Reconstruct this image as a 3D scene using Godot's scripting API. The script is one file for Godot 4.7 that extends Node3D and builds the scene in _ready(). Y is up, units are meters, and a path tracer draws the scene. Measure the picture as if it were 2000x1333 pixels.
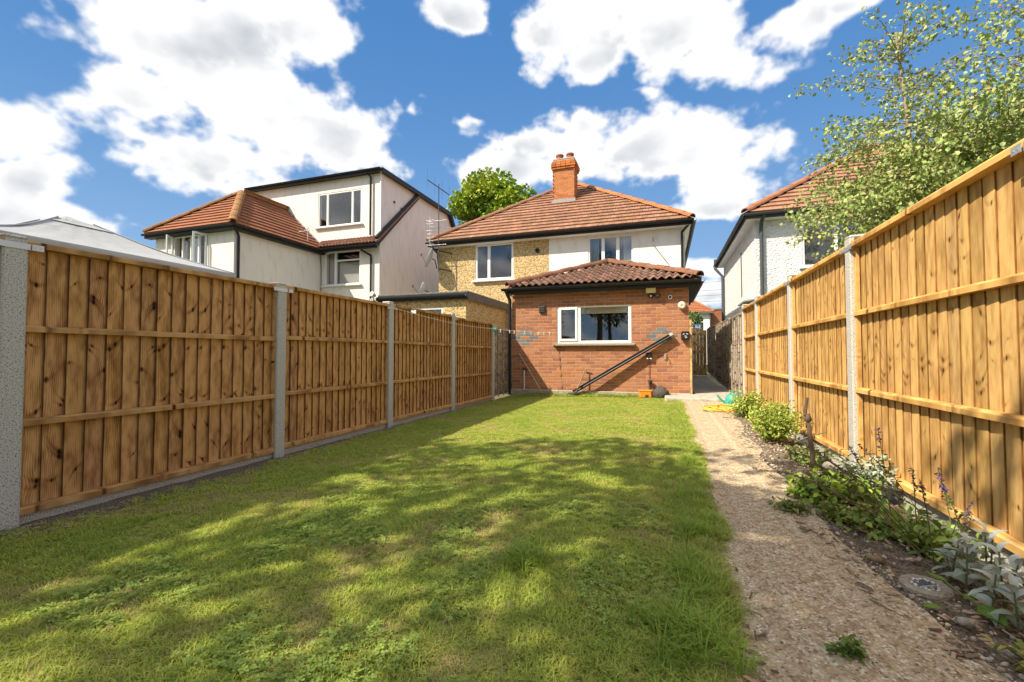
extends Node3D
# A long back garden between two timber fences, looking towards the backs of houses. Metres; -Z runs along the garden to the houses, +X to the path side.

var rng := RandomNumberGenerator.new()
var M := {}
var taken := {}
const SUN_DIR := Vector3(1.0, -1.45, -1.05)
const CAM := Vector3(0, 1.0, 0)


func rr(a: float, b: float) -> float:
	return rng.randf_range(a, b)


# ------------------------------------------------------------------ mesh builder
class MB:
	var v := PackedVector3Array()
	var n := PackedVector3Array()
	var t := PackedVector2Array()
	var c := PackedColorArray()
	var col := Color.WHITE

	func vert(p: Vector3, nn: Vector3, uv: Vector2) -> void:
		v.append(p); n.append(nn); t.append(uv); c.append(col)

	func poly(pts: Array, hint: Vector3, uvs = null) -> void:
		var nn := Vector3.ZERO
		for i in range(1, pts.size() - 1):
			nn += (pts[i] - pts[0]).cross(pts[i + 1] - pts[0])
		if nn.length_squared() < 1e-16:
			return
		nn = nn.normalized()
		var rev: bool = nn.dot(hint) > 0.0
		if not rev:
			nn = -nn
		var an := nn.abs()
		for i in range(1, pts.size() - 1):
			for k in ([0, i + 1, i] if rev else [0, i, i + 1]):
				var p: Vector3 = pts[k]
				var uv: Vector2
				if uvs != null:
					uv = uvs[k]
				elif an.y > an.x and an.y > an.z:
					uv = Vector2(p.x, p.z)
				elif an.x > an.z:
					uv = Vector2(p.z, -p.y)
				else:
					uv = Vector2(p.x, -p.y)
				vert(p, nn, uv)

	# a triangle with its own normals (clockwise order is put right here)
	func tri(p: Array, q: Array, u: Array) -> void:
		var g: Vector3 = (p[1] - p[0]).cross(p[2] - p[0])
		var order := [0, 2, 1] if g.dot(q[0] + q[1] + q[2]) > 0.0 else [0, 1, 2]
		for k in order:
			vert(p[k], q[k], u[k])

	func box(ce: Vector3, s: Vector3, b := Basis.IDENTITY, bev := 0.0) -> void:
		var h := s * 0.5
		var ax := [Vector3(1, 0, 0), Vector3(0, 1, 0), Vector3(0, 0, 1)]
		var corner = func(sg: Array, face: int) -> Vector3:
			var r := Vector3.ZERO
			for k in 3:
				r[k] = sg[k] * (h[k] - (0.0 if k == face or bev <= 0.0 else bev))
			return ce + b * r
		for a in 3:
			for s1 in [-1, 1]:
				var pts := []
				for q in [[-1, -1], [1, -1], [1, 1], [-1, 1]]:
					var sg := [0, 0, 0]
					sg[a] = s1; sg[(a + 1) % 3] = q[0]; sg[(a + 2) % 3] = q[1]
					pts.append(corner.call(sg, a))
				poly(pts, b * (ax[a] * s1))
		if bev <= 0.0:
			return
		for a in 3:
			var a1 := (a + 1) % 3
			var a2 := (a + 2) % 3
			for s1 in [-1, 1]:
				for s2 in [-1, 1]:
					var lo := [0, 0, 0]
					lo[a] = -1; lo[a1] = s1; lo[a2] = s2
					var hi := lo.duplicate()
					hi[a] = 1
					poly([corner.call(lo, a1), corner.call(hi, a1), corner.call(hi, a2), corner.call(lo, a2)], b * (ax[a1] * s1 + ax[a2] * s2))
		for i in 8:
			var sg := [1 if i & 1 else -1, 1 if i & 2 else -1, 1 if i & 4 else -1]
			poly([corner.call(sg, 0), corner.call(sg, 1), corner.call(sg, 2)], b * Vector3(sg[0], sg[1], sg[2]))

	# a profile (x sideways, y upwards) swept from a to b; ups: the direction that y of the profile takes
	func bar(a: Vector3, b: Vector3, prof: PackedVector2Array, ups := Vector3.UP, us := -1.0, u0 := 0.0) -> void:
		var y := (b - a).normalized()
		var z := (ups - y * ups.dot(y)).normalized()
		var x := y.cross(z)
		var m := Vector2.ZERO
		for p in prof:
			m += p
		m /= prof.size()
		var area := 0.0
		for i in prof.size():
			area += prof[i].cross(prof[(i + 1) % prof.size()])
		var sg := 1.0 if area > 0.0 else -1.0
		var L := (b - a).length()
		var run := 0.0
		for i in prof.size():
			var p := prof[i]
			var q := prof[(i + 1) % prof.size()]
			var e := q - p
			var out := Vector2(e.y, -e.x) * sg
			var uvs := [Vector2(run, 0), Vector2(run + e.length(), 0), Vector2(run + e.length(), L), Vector2(run, L)]
			if us > 0.0:
				uvs = [Vector2(u0 + p.x * us, 1), Vector2(u0 + q.x * us, 1), Vector2(u0 + q.x * us, 0), Vector2(u0 + p.x * us, 0)]
			poly([a + x * p.x + z * p.y, a + x * q.x + z * q.y, b + x * q.x + z * q.y, b + x * p.x + z * p.y], x * out.x + z * out.y, uvs)
			run += e.length()
		var idx := Geometry2D.triangulate_polygon(prof)
		for k in range(0, idx.size(), 3):
			for e in [[a, -y], [b, y]]:
				var pts := []
				var uv := []
				for j in 3:
					var p := prof[idx[k + j]]
					pts.append(e[0] + x * p.x + z * p.y)
					uv.append(Vector2(u0 + p.x * maxf(us, 1.0), p.y))
				poly(pts, e[1], uv)

	func tube(pts: Array, r0: float, r1 := -1.0, sides := 6) -> void:
		if r1 < 0.0:
			r1 = r0
		var rings := []
		var k := pts.size()
		var z := Vector3.UP
		for i in k:
			var d: Vector3 = (pts[mini(i + 1, k - 1)] - pts[maxi(i - 1, 0)]).normalized()
			if i == 0 and absf(d.y) > 0.9:
				z = Vector3.RIGHT
			z = (z - d * z.dot(d)).normalized()
			var x := d.cross(z)
			var r := lerpf(r0, r1, float(i) / maxf(k - 1, 1))
			var ring := []
			for j in sides:
				var a := TAU * j / sides
				var nn := x * cos(a) + z * sin(a)
				ring.append([pts[i] + nn * r, nn])
			rings.append(ring)
		for i in k - 1:
			for j in sides:
				var A = rings[i][j]; var B = rings[i][(j + 1) % sides]; var C = rings[i + 1][(j + 1) % sides]; var D = rings[i + 1][j]
				var ua := Vector2(float(j) / sides, i); var ub := Vector2(float(j + 1) / sides, i); var uc := Vector2(float(j + 1) / sides, i + 1); var ud := Vector2(float(j) / sides, i + 1)
				tri([A[0], B[0], C[0]], [A[1], B[1], C[1]], [ua, ub, uc])
				tri([A[0], C[0], D[0]], [A[1], C[1], D[1]], [ua, uc, ud])
		for e in [0, k - 1]:
			var pp := []
			for q in rings[e]:
				pp.append(q[0])
			poly(pp, (pts[0] - pts[1]) if e == 0 else (pts[k - 1] - pts[k - 2]))

	# a lathed shape: profile of (radius, height) about the y of b
	func lathe(prof: Array, at: Vector3, sides := 12, b := Basis.IDENTITY) -> void:
		for i in prof.size() - 1:
			var p: Vector2 = prof[i]
			var q: Vector2 = prof[i + 1]
			var e := q - p
			var nr := Vector2(e.y, -e.x).normalized()
			for j in sides:
				var a0 := TAU * j / sides
				var a1 := TAU * (j + 1) / sides
				var pt = func(w: Vector2, a: float) -> Vector3: return at + b * Vector3(w.x * cos(a), w.y, w.x * sin(a))
				var nm = func(a: float) -> Vector3: return b * Vector3(nr.x * cos(a), nr.y, nr.x * sin(a))
				var A = [pt.call(p, a0), pt.call(p, a1), pt.call(q, a1), pt.call(q, a0)]
				var N = [nm.call(a0), nm.call(a1), nm.call(a1), nm.call(a0)]
				var U = [Vector2(a0, p.y), Vector2(a1, p.y), Vector2(a1, q.y), Vector2(a0, q.y)]
				tri([A[0], A[1], A[2]], [N[0], N[1], N[2]], [U[0], U[1], U[2]])
				tri([A[0], A[2], A[3]], [N[0], N[2], N[3]], [U[0], U[2], U[3]])

	# a rounded lump, uneven by noise
	func blob(ce: Vector3, r: Vector3, rough: float, noise: FastNoiseLite, seg := 10) -> void:
		var P := []
		for i in seg + 1:
			var row := []
			var th := PI * i / seg
			for j in seg * 2:
				var ph := PI * j / seg
				var d := Vector3(sin(th) * cos(ph), cos(th), sin(th) * sin(ph))
				row.append(ce + d * r * (1.0 + rough * noise.get_noise_3dv(d * 1.7 + ce * 9.0)))
			P.append(row)
		for i in seg:
			for j in seg * 2:
				var k := (j + 1) % (seg * 2)
				var q := [P[i][j], P[i][k], P[i + 1][k], P[i + 1][j]]
				var N := []
				for p in q:
					N.append(((p - ce) / r).normalized())
				tri([q[0], q[1], q[2]], [N[0], N[1], N[2]], [Vector2.ZERO, Vector2.ZERO, Vector2.ZERO])
				tri([q[0], q[2], q[3]], [N[0], N[2], N[3]], [Vector2.ZERO, Vector2.ZERO, Vector2.ZERO])

	func mesh() -> ArrayMesh:
		var a := []
		a.resize(Mesh.ARRAY_MAX)
		a[Mesh.ARRAY_VERTEX] = v; a[Mesh.ARRAY_NORMAL] = n; a[Mesh.ARRAY_TEX_UV] = t; a[Mesh.ARRAY_COLOR] = c
		var m := ArrayMesh.new()
		m.add_surface_from_arrays(Mesh.PRIMITIVE_TRIANGLES, a)
		return m


# ------------------------------------------------------------------ scene tree helpers
func numbered(called: String) -> String:
	taken[called] = taken.get(called, -1) + 1
	return called if taken[called] == 0 else "%s_%03d" % [called, taken[called]]


func tag(o: Node3D, label: String, category := "", group := "") -> Node3D:
	o.set_meta("label", label)
	if category: o.set_meta("category", category)
	if group: o.set_meta("group", group)
	return o


func thing(called: String, label: String, category: String, at := Vector3.ZERO, group := "", b := Basis.IDENTITY) -> Node3D:
	var o := Node3D.new()
	o.name = numbered(called)
	add_child(o)
	o.transform = Transform3D(b, at)
	tag(o, label, category, group)
	return o


func put(called: String, mesh: Mesh, mat: Material, parent: Node = null, xf := Transform3D.IDENTITY) -> MeshInstance3D:
	var o := MeshInstance3D.new()
	o.mesh = mesh
	o.material_override = mat
	o.transform = xf
	if parent == null:
		o.name = numbered(called)
		add_child(o)
	else:
		o.name = called
		parent.add_child(o, true)
	return o


func part(called: String, mb: MB, mat: Material, parent: Node = null) -> MeshInstance3D:
	return put(called, mb.mesh(), mat, parent)


func one(called: String, mb: MB, mat: Material, label: String, category: String, group := "") -> MeshInstance3D:
	var o := put(called, mb.mesh(), mat)
	tag(o, label, category, group)
	return o


func structure(called: String, mb: MB, mat: Material) -> MeshInstance3D:
	var o := put(called, mb.mesh(), mat)
	o.set_meta("kind", "structure")
	return o


func scatter(called: String, mesh: Mesh, mat: Material, xf: Array, cols: Array, parent: Node = null) -> MultiMeshInstance3D:
	var mm := MultiMesh.new()
	mm.transform_format = MultiMesh.TRANSFORM_3D
	mm.use_colors = true
	mm.mesh = mesh
	mm.instance_count = xf.size()
	for i in xf.size():
		mm.set_instance_transform(i, xf[i])
		mm.set_instance_color(i, cols[i])
	var o := MultiMeshInstance3D.new()
	o.multimesh = mm
	o.material_override = mat
	o.set_meta("kind", "stuff")
	if parent == null:
		o.name = numbered(called)
		add_child(o)
	else:
		o.name = called
		parent.add_child(o, true)
	return o


# ------------------------------------------------------------------ materials
func noise(kind: int, freq: float, oct := 4, sd := 1) -> FastNoiseLite:
	var f := FastNoiseLite.new()
	f.noise_type = kind
	f.frequency = freq
	f.fractal_octaves = oct
	f.seed = sd
	if oct <= 1: f.fractal_type = FastNoiseLite.FRACTAL_NONE
	return f


func ntex(f: FastNoiseLite, size: int, stops := {}, normalize := true) -> NoiseTexture2D:
	var t := NoiseTexture2D.new()
	t.width = size; t.height = size
	t.seamless = true
	t.normalize = normalize
	t.noise = f
	if stops.size():
		var g := Gradient.new()
		g.offsets = PackedFloat32Array(stops.keys())
		var cs := PackedColorArray()
		for k in stops: cs.append(stops[k])
		g.colors = cs
		t.color_ramp = g
	return t


func grey(x: float) -> Color:
	return Color(x, x, x)


func mat(called: String, lin: Color, rough := 0.85, tex: Texture2D = null, scale := 1.0, bump: Texture2D = null, cm := 0.3, vc := false) -> StandardMaterial3D:
	var m := StandardMaterial3D.new()
	m.resource_name = called
	m.albedo_color = lin.linear_to_srgb()
	m.roughness = rough
	m.metallic_specular = 0.35
	if tex or bump:
		m.uv1_triplanar = true
		m.uv1_world_triplanar = true
		m.uv1_scale = Vector3.ONE * scale
	if tex: m.albedo_texture = tex
	if bump:
		m.heightmap_enabled = true
		m.heightmap_texture = bump
		m.heightmap_scale = cm
	m.vertex_color_use_as_albedo = vc
	M[called] = m
	return m


func wood_image(sd: int, knots: int, depth: float) -> Image:
	var W := 1024
	var H := 640
	var r := RandomNumberGenerator.new()
	r.seed = sd
	var low := noise(FastNoiseLite.TYPE_SIMPLEX_SMOOTH, 0.02, 2, sd)
	var fine := noise(FastNoiseLite.TYPE_SIMPLEX, 0.5, 1, sd + 3)
	var stain := noise(FastNoiseLite.TYPE_SIMPLEX_SMOOTH, 0.012, 3, sd + 5)
	var data := PackedByteArray()
	data.resize(W * H * 3)
	for s in 8:
		var ks := []
		for k in knots + r.randi_range(-1, 2):
			ks.append([r.randf_range(12, 116), r.randf_range(0, H), r.randf_range(2.5, 5.0 + 3.5 * depth), r.randf_range(-0.5, 0.5), r.randf_range(0.5, 1.0)])
		var tone := r.randf_range(0.9, 1.06)
		var period := r.randf_range(0.45, 0.85)
		for y in H:
			var near := []
			for k in ks:
				if absf(y - k[1]) < 46.0: near.append(k)
			for x in 128:
				var gx := float(x) + low.get_noise_2d(s * 300.0 + x * 0.25, y * 0.11) * 20.0
				var dark := 0.0
				for k in near:
					var dx: float = x - k[0]
					var dy: float = y - k[1]
					var rad: float = k[2]
					var d := sqrt(dx * dx + dy * dy * 1.7)
					gx += dx / (d + 2.0) * rad * 2.4 * exp(-dy * dy / (rad * rad * 7.0) - absf(dx) / (rad * 7.0))
					dark += k[4] * 0.6 * smoothstep(rad * 1.7, rad * 0.3, d)
					var arc: float = dy - dx * k[3] - dx * dx * 0.004
					dark += k[4] * 0.42 * exp(-arc * arc / (rad * 4.5)) * exp(-absf(dx) / (rad * 6.0))
				var ring := 0.5 + 0.5 * sin(gx * period + low.get_noise_2d(s * 77.0, y * 0.08) * 5.0)
				var fv := fine.get_noise_2d(s * 500.0 + x * 1.3, y * 0.05)
				var st := stain.get_noise_2d(s * 400.0 + x, y * 0.8)
				var l := tone * (1.0 - depth * 0.17 * ring * ring - depth * 0.09 * fv + 0.26 * depth * st) * (1.0 - clampf(dark, 0.0, 0.8) * depth)
				l *= 1.0 - 0.5 * depth * (smoothstep(7.0, 1.0, x) + smoothstep(121.0, 127.0, x))  # board edges darker: stain, plus painted shade of the gaps between boards
				l = clampf(l, 0.05, 1.0)
				var o := (y * W + s * 128 + x) * 3
				data[o] = int(255.0 * l)
				data[o + 1] = int(255.0 * pow(l, 1.22))
				data[o + 2] = int(255.0 * pow(l, 1.5))
	return Image.create_from_data(W, H, false, Image.FORMAT_RGB8, data)


func make_materials() -> void:
	var N := FastNoiseLite.TYPE_SIMPLEX_SMOOTH
	var CEL := FastNoiseLite.TYPE_CELLULAR
	var mottle := ntex(noise(N, 0.012, 5, 11), 512, {0.0: grey(0.72), 0.5: grey(0.88), 1.0: grey(1.0)})
	var softm := ntex(noise(N, 0.008, 5, 12), 512, {0.0: grey(0.92), 0.4: grey(0.985), 1.0: grey(1.0)})
	var grain := ntex(noise(N, 0.06, 4, 13), 512)
	var speck := ntex(noise(N, 0.16, 2, 14), 512, {0.0: grey(0.16), 0.16: grey(0.3), 0.27: grey(0.8), 0.6: grey(0.9), 1.0: grey(1.0)})
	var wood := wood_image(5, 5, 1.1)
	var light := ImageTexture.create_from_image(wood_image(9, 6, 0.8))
	var woodn := wood.duplicate()
	woodn.convert(Image.FORMAT_RGBA8)
	woodn.bump_map_to_normal_map(1.5)
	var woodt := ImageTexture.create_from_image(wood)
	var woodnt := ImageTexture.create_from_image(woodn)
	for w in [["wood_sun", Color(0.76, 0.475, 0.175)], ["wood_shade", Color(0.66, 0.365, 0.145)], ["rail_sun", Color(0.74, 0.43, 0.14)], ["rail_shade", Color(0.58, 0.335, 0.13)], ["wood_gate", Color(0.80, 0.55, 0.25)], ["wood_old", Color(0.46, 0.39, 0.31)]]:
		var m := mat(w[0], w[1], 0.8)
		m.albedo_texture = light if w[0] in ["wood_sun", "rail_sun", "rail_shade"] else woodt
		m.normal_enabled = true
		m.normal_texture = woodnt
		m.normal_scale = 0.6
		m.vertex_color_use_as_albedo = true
	mat("concrete_post", Color(0.70, 0.67, 0.60), 0.95, speck, 1.2, grain, 0.25)
	mat("concrete_pale", Color(0.62, 0.56, 0.46), 0.95, mottle, 1.1, grain, 0.4)
	mat("plinth", Color(0.50, 0.43, 0.33), 0.95, mottle, 2.0, grain, 0.4)
	mat("render_cream", Color(0.82, 0.77, 0.70), 0.95, softm, 0.35, grain, 0.25)
	mat("render_pink", Color(0.80, 0.74, 0.69), 0.95, softm, 0.35, grain, 0.25)
	mat("render_white", Color(0.84, 0.81, 0.76), 0.95, softm, 0.5, grain, 0.3)
	for k in ["render_cream", "render_pink", "render_white"]: M[k].uv1_scale = Vector3(0.8, 0.25, 0.8)
	var rough := ntex(noise(N, 0.05, 3, 18), 512)
	mat("render_rough", Color(0.82, 0.81, 0.79), 0.95, softm, 0.5, rough, 3.0)
	var f := noise(CEL, 0.06, 1, 21)
	f.cellular_return_type = FastNoiseLite.RETURN_CELL_VALUE
	f.cellular_jitter = 1.0
	var dash := ntex(f, 512, {0.0: Color(0.48, 0.40, 0.29), 0.25: Color(0.74, 0.66, 0.51), 0.5: Color(0.87, 0.79, 0.62), 0.75: Color(0.96, 0.89, 0.74), 1.0: Color(1.0, 0.97, 0.88)})
	var f2 := noise(CEL, 0.06, 1, 21)
	f2.cellular_return_type = FastNoiseLite.RETURN_DISTANCE
	f2.cellular_jitter = 1.0
	var dashh := ntex(f2, 512, {0.0: grey(1.0), 1.0: grey(0.0)})
	mat("pebbledash", Color(0.80, 0.71, 0.56), 0.95, dash, 1.6, dashh, 0.9)
	# path: exposed aggregate
	var f3 := noise(CEL, 0.045, 1, 31)
	f3.cellular_return_type = FastNoiseLite.RETURN_CELL_VALUE
	f3.cellular_jitter = 1.0
	var agg := ntex(f3, 1024, {0.0: Color(0.50, 0.44, 0.38), 0.13: Color(0.73, 0.67, 0.57), 0.45: Color(0.80, 0.74, 0.63), 0.7: Color(0.85, 0.79, 0.68), 0.86: Color(0.90, 0.85, 0.75), 0.94: Color(0.97, 0.95, 0.91), 1.0: Color(1.0, 0.99, 0.97)})
	var f4 := noise(CEL, 0.045, 1, 31)
	f4.cellular_return_type = FastNoiseLite.RETURN_DISTANCE
	f4.cellular_jitter = 1.0
	var aggh := ntex(f4, 1024, {0.0: grey(1.0), 0.6: grey(0.5), 1.0: grey(0.0)})
	var pm := mat("path", Color(0.94, 0.91, 0.88), 0.92, agg, 2.9, aggh, 0.16)
	pm.detail_enabled = true
	pm.detail_blend_mode = BaseMaterial3D.BLEND_MODE_MUL
	pm.detail_uv_layer = BaseMaterial3D.DETAIL_UV_1
	pm.detail_albedo = ntex(noise(N, 0.011, 5, 33), 512, {0.0: Color(0.72, 0.66, 0.59), 0.45: Color(0.91, 0.89, 0.85), 1.0: Color(1, 1, 1)})
	mat("soil", Color(0.46, 0.355, 0.25), 0.95, ntex(noise(N, 0.05, 5, 41), 512, {0.0: grey(0.42), 0.5: grey(0.74), 0.8: grey(0.9), 1.0: grey(1.0)}), 2.2, grain, 2.0)
	mat("lawn_base", Color(0.42, 0.42, 0.16), 0.95, ntex(noise(N, 0.03, 5, 42), 512, {0.0: Color(0.52, 0.42, 0.32), 0.4: Color(0.72, 0.78, 0.55), 0.7: Color(0.86, 0.9, 0.6), 1.0: Color(1.0, 0.9, 0.72)}), 1.3, grain, 1.0)
	mat("far_ground", Color(0.16, 0.18, 0.07), 0.95, mottle, 0.4)
	mat("brick", Color(1, 1, 1), 0.9, ntex(noise(N, 0.03, 4, 51), 512, {0.0: grey(0.62), 0.4: grey(0.86), 1.0: grey(1.0)}), 5.0, grain, 0.35, true)
	mat("mortar", Color(0.56, 0.43, 0.31), 0.95, mottle, 3.0, grain, 0.3)
	mat("tile", Color(1, 1, 1), 0.9, ntex(noise(N, 0.02, 5, 52), 512, {0.0: grey(0.55), 0.35: grey(0.82), 1.0: grey(1.0)}), 1.6, grain, 0.4, true)
	mat("tile_bed", Color(0.20, 0.12, 0.08), 0.95)
	mat("lead", Color(0.42, 0.43, 0.44), 0.6, mottle, 2.0)
	mat("black_plastic", Color(0.022, 0.022, 0.025), 0.4)
	mat("grey_pipe", Color(0.075, 0.08, 0.085), 0.45)
	mat("fascia_black", Color(0.03, 0.03, 0.032), 0.5)
	mat("fascia_grey", Color(0.19, 0.165, 0.14), 0.7, mottle, 1.5)
	mat("upvc", Color(0.82, 0.82, 0.81), 0.3)
	mat("felt", Color(0.22, 0.21, 0.2), 0.95, mottle, 1.0)
	mat("curtain", Color(0.33, 0.42, 0.50), 0.9)
	mat("blind", Color(0.60, 0.55, 0.42), 0.9)
	mat("blind_grey", Color(0.42, 0.42, 0.38), 0.9)
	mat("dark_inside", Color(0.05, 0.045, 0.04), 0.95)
	var g := mat("glass", Color(0.9, 0.95, 0.97), 0.02)
	g.albedo_color = Color(0.05, 0.06, 0.06, 0.01)
	g.transparency = BaseMaterial3D.TRANSPARENCY_ALPHA
	g.metallic_specular = 0.9
	mat("galvanised", Color(0.55, 0.58, 0.60), 0.35).metallic = 0.7
	mat("aluminium", Color(0.60, 0.60, 0.60), 0.4).metallic = 0.6
	mat("dark_iron", Color(0.05, 0.045, 0.04), 0.6)
	var cn := mat("canopy_cloth", Color(0.47, 0.48, 0.49), 0.85, softm, 0.6)
	cn.backlight = Color(0.35, 0.35, 0.35)
	cn.backlight_enabled = true
	mat("dish", Color(0.55, 0.56, 0.55), 0.5)
	mat("stone", Color(0.50, 0.43, 0.34), 0.9, mottle, 4.0, grain, 0.5)
	mat("dark_stone", Color(0.16, 0.14, 0.12), 0.95, mottle, 6.0, grain, 1.0)
	mat("orange_plastic", Color(0.75, 0.26, 0.03), 0.45, softm, 4.0)
	mat("teal_plastic", Color(0.06, 0.36, 0.27), 0.4)
	mat("yellow_hose", Color(0.75, 0.52, 0.05), 0.45)
	mat("cream_plastic", Color(0.72, 0.66, 0.46), 0.4)
	mat("white_plastic", Color(0.78, 0.77, 0.74), 0.4)
	mat("lens", Color(0.66, 0.55, 0.28), 0.25)
	mat("bark", Color(0.22, 0.16, 0.11), 0.95, mottle, 5.0, grain, 0.8)
	mat("birch_bark", Color(0.45, 0.36, 0.26), 0.9, mottle, 6.0, grain, 0.4)
	mat("stem", Color(0.16, 0.17, 0.06), 0.8)
	mat("bamboo", Color(0.62, 0.48, 0.26), 0.6)
	mat("tool_wood", Color(0.42, 0.29, 0.17), 0.7, mottle, 6.0)
	mat("rope", Color(0.72, 0.68, 0.55), 0.8)
	mat("mosaic", Color(1, 1, 1), 0.35, null, 1.0, null, 0.3, true)
	mat("litter", Color(1, 1, 1), 0.9, null, 1.0, null, 0.3, true)
	for l in [["leaf", 0.55, 0.5], ["grass", 0.6, 0.8], ["leaf_silver", 0.85, 0.2], ["leaf_gloss", 0.42, 0.5]]:
		var lm := mat(l[0], Color(1, 1, 1), l[1], null, 1.0, null, 0.3, true)
		lm.backlight_enabled = true
		lm.backlight = grey(l[2])


# ------------------------------------------------------------------ sky
# clouds: azimuth and height in degrees, then the two half axes in degrees
const CLOUDS := [
	[-53.0, 31.0, 12.0, 3.4, 0.1, -4.5], [-60.0, 24.2, 4.9, 1.6, 0.1, -3.0], [-50.0, 26.1, 13.7, -2.2, -2.0, -5.4], [-52.3, 20.3, 7.6, -0.6, -0.8, -3.7],
	[-41.0, 24.7, 7.7, -0.7, -1.1, -3.9], [-43.9, 34.2, 4.7, 1.0, 0.1, -3.4], [-67.2, 18.0, 2.8, 0.9, 0.1, -3.0], [-66.3, 15.4, 3.0, 0.8, 0.1, -2.3],
	[-64.9, 11.4, 5.7, -0.3, -0.2, -2.2], [-68.0, 11.6, 3.4, 0.8, 0.1, -2.5], [-59.7, 11.7, 2.2, -0.1, -0.1, -0.9], [-25.6, 37.5, 4.8, -1.2, -1.2, -1.8],
	[-12.2, 36.2, 5.4, -2.4, -3.2, -3.5], [-8.3, 33.7, 5.8, -0.5, 0.0, -2.3], [0.4, 34.9, 10.6, -1.7, -0.1, -3.9], [6.1, 31.1, 6.6, -1.3, 0.0, -2.5],
	[13.8, 32.3, 6.5, 0.8, 1.0, -2.1], [-3.9, 29.4, 3.1, 0.0, 0.1, -0.7], [18.3, 32.4, 2.9, -0.3, 0.3, -1.0], [-12.3, 24.8, 12.2, -1.4, -0.2, -2.2],
	[-2.8, 24.1, 13.3, -1.4, 0.0, -4.3], [5.9, 20.8, 6.5, -1.0, -0.1, -4.2], [5.3, 17.1, 4.1, 0.2, 0.3, -2.0], [-9.7, 27.4, 1.8, -0.1, 0.0, -1.5],
	[-22.2, 27.1, 3.3, -0.4, -0.2, -0.7], [-18.9, 22.7, 7.9, 0.0, 0.0, -2.9], [5.0, 10.0, 3.3, -0.2, 0.0, -1.1], [5.2, 7.0, 3.3, -0.2, 0.0, -1.8],
	[-30.7, 29.0, 0.8, -0.5, -0.9, -0.9], [-58.5, 17.7, 0.8, 0.2, 0.0, -0.4], [-41.5, 22.0, 1.6, 0.2, 0.0, -0.3], [-15.6, 32.2, 2.3, -1.0, -0.7, -0.8],
]
var sky_noise: FastNoiseLite
var sky_soft: FastNoiseLite
var sky_wide: FastNoiseLite


func sky_colour(az: float, el: float, list: Array) -> Color:
	var a := deg_to_rad(az)
	var e := deg_to_rad(el)
	var d := Vector3(sin(a) * cos(e), sin(e), -cos(a) * cos(e))
	var s := maxf(sin(e), 0.0)
	var blue := Color(0.050, 0.146, 0.325).lerp(Color(0.26, 0.385, 0.52), pow(1.0 - s, 4.0))
	blue = blue.lerp(Color(0.036, 0.115, 0.285), smoothstep(0.3, 0.9, s))
	var base := -1.0
	var low := 0.0
	for b in list:
		var dx: float = az - b[0]
		var dy: float = el - b[1]
		var det: float = b[2] * b[5] - b[4] * b[3]
		var u: float = (dx * b[5] - dy * b[4]) / det
		var w: float = (dy * b[2] - dx * b[3]) / det
		var k := 1.0 - sqrt(u * u + w * w)
		if b[2] * -b[5] < 2.6: k = minf(k * 0.8, 0.02)
		if k > base:
			base = k
		low = maxf(low, clampf(k, 0.0, 1.0) * clampf(0.5 + w * 0.7, 0.0, 1.0))
	# beyond the clouds of the list: unseen sky, with cloud cover added to raise the fill light
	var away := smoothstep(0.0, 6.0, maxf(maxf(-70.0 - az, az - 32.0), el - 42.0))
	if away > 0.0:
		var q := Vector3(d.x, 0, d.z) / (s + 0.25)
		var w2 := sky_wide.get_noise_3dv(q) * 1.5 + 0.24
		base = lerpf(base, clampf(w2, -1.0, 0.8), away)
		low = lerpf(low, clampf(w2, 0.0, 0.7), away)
	if base < -0.9:
		return blue
	var stretch := Vector3(d.x, d.y * 1.35, d.z)
	var n1 := sky_noise.get_noise_3dv(stretch * 1.0)
	var den := base * 1.2 + n1 * 1.05 + 0.10
	var alpha := smoothstep(-0.04, 0.52, den)
	if alpha <= 0.0:
		return blue
	var sh := sky_soft.get_noise_3dv(stretch)
	var grey_part := clampf(low * 0.9 + sh * 0.9 + n1 * 0.35, 0.0, 1.0) * smoothstep(0.25, 0.9, den)
	var white := Color(0.60, 0.595, 0.59).lerp(Color(0.325, 0.34, 0.36), grey_part)
	# thin cloud glow round the sun behind the camera, added to fill the shade
	var glow := exp(-pow(rad_to_deg(d.angle_to(-SUN_DIR.normalized())) / 20.0, 2.0))
	return blue.lerp(white, alpha * 0.98) * (1.0 + 1.2 * glow)


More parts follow.
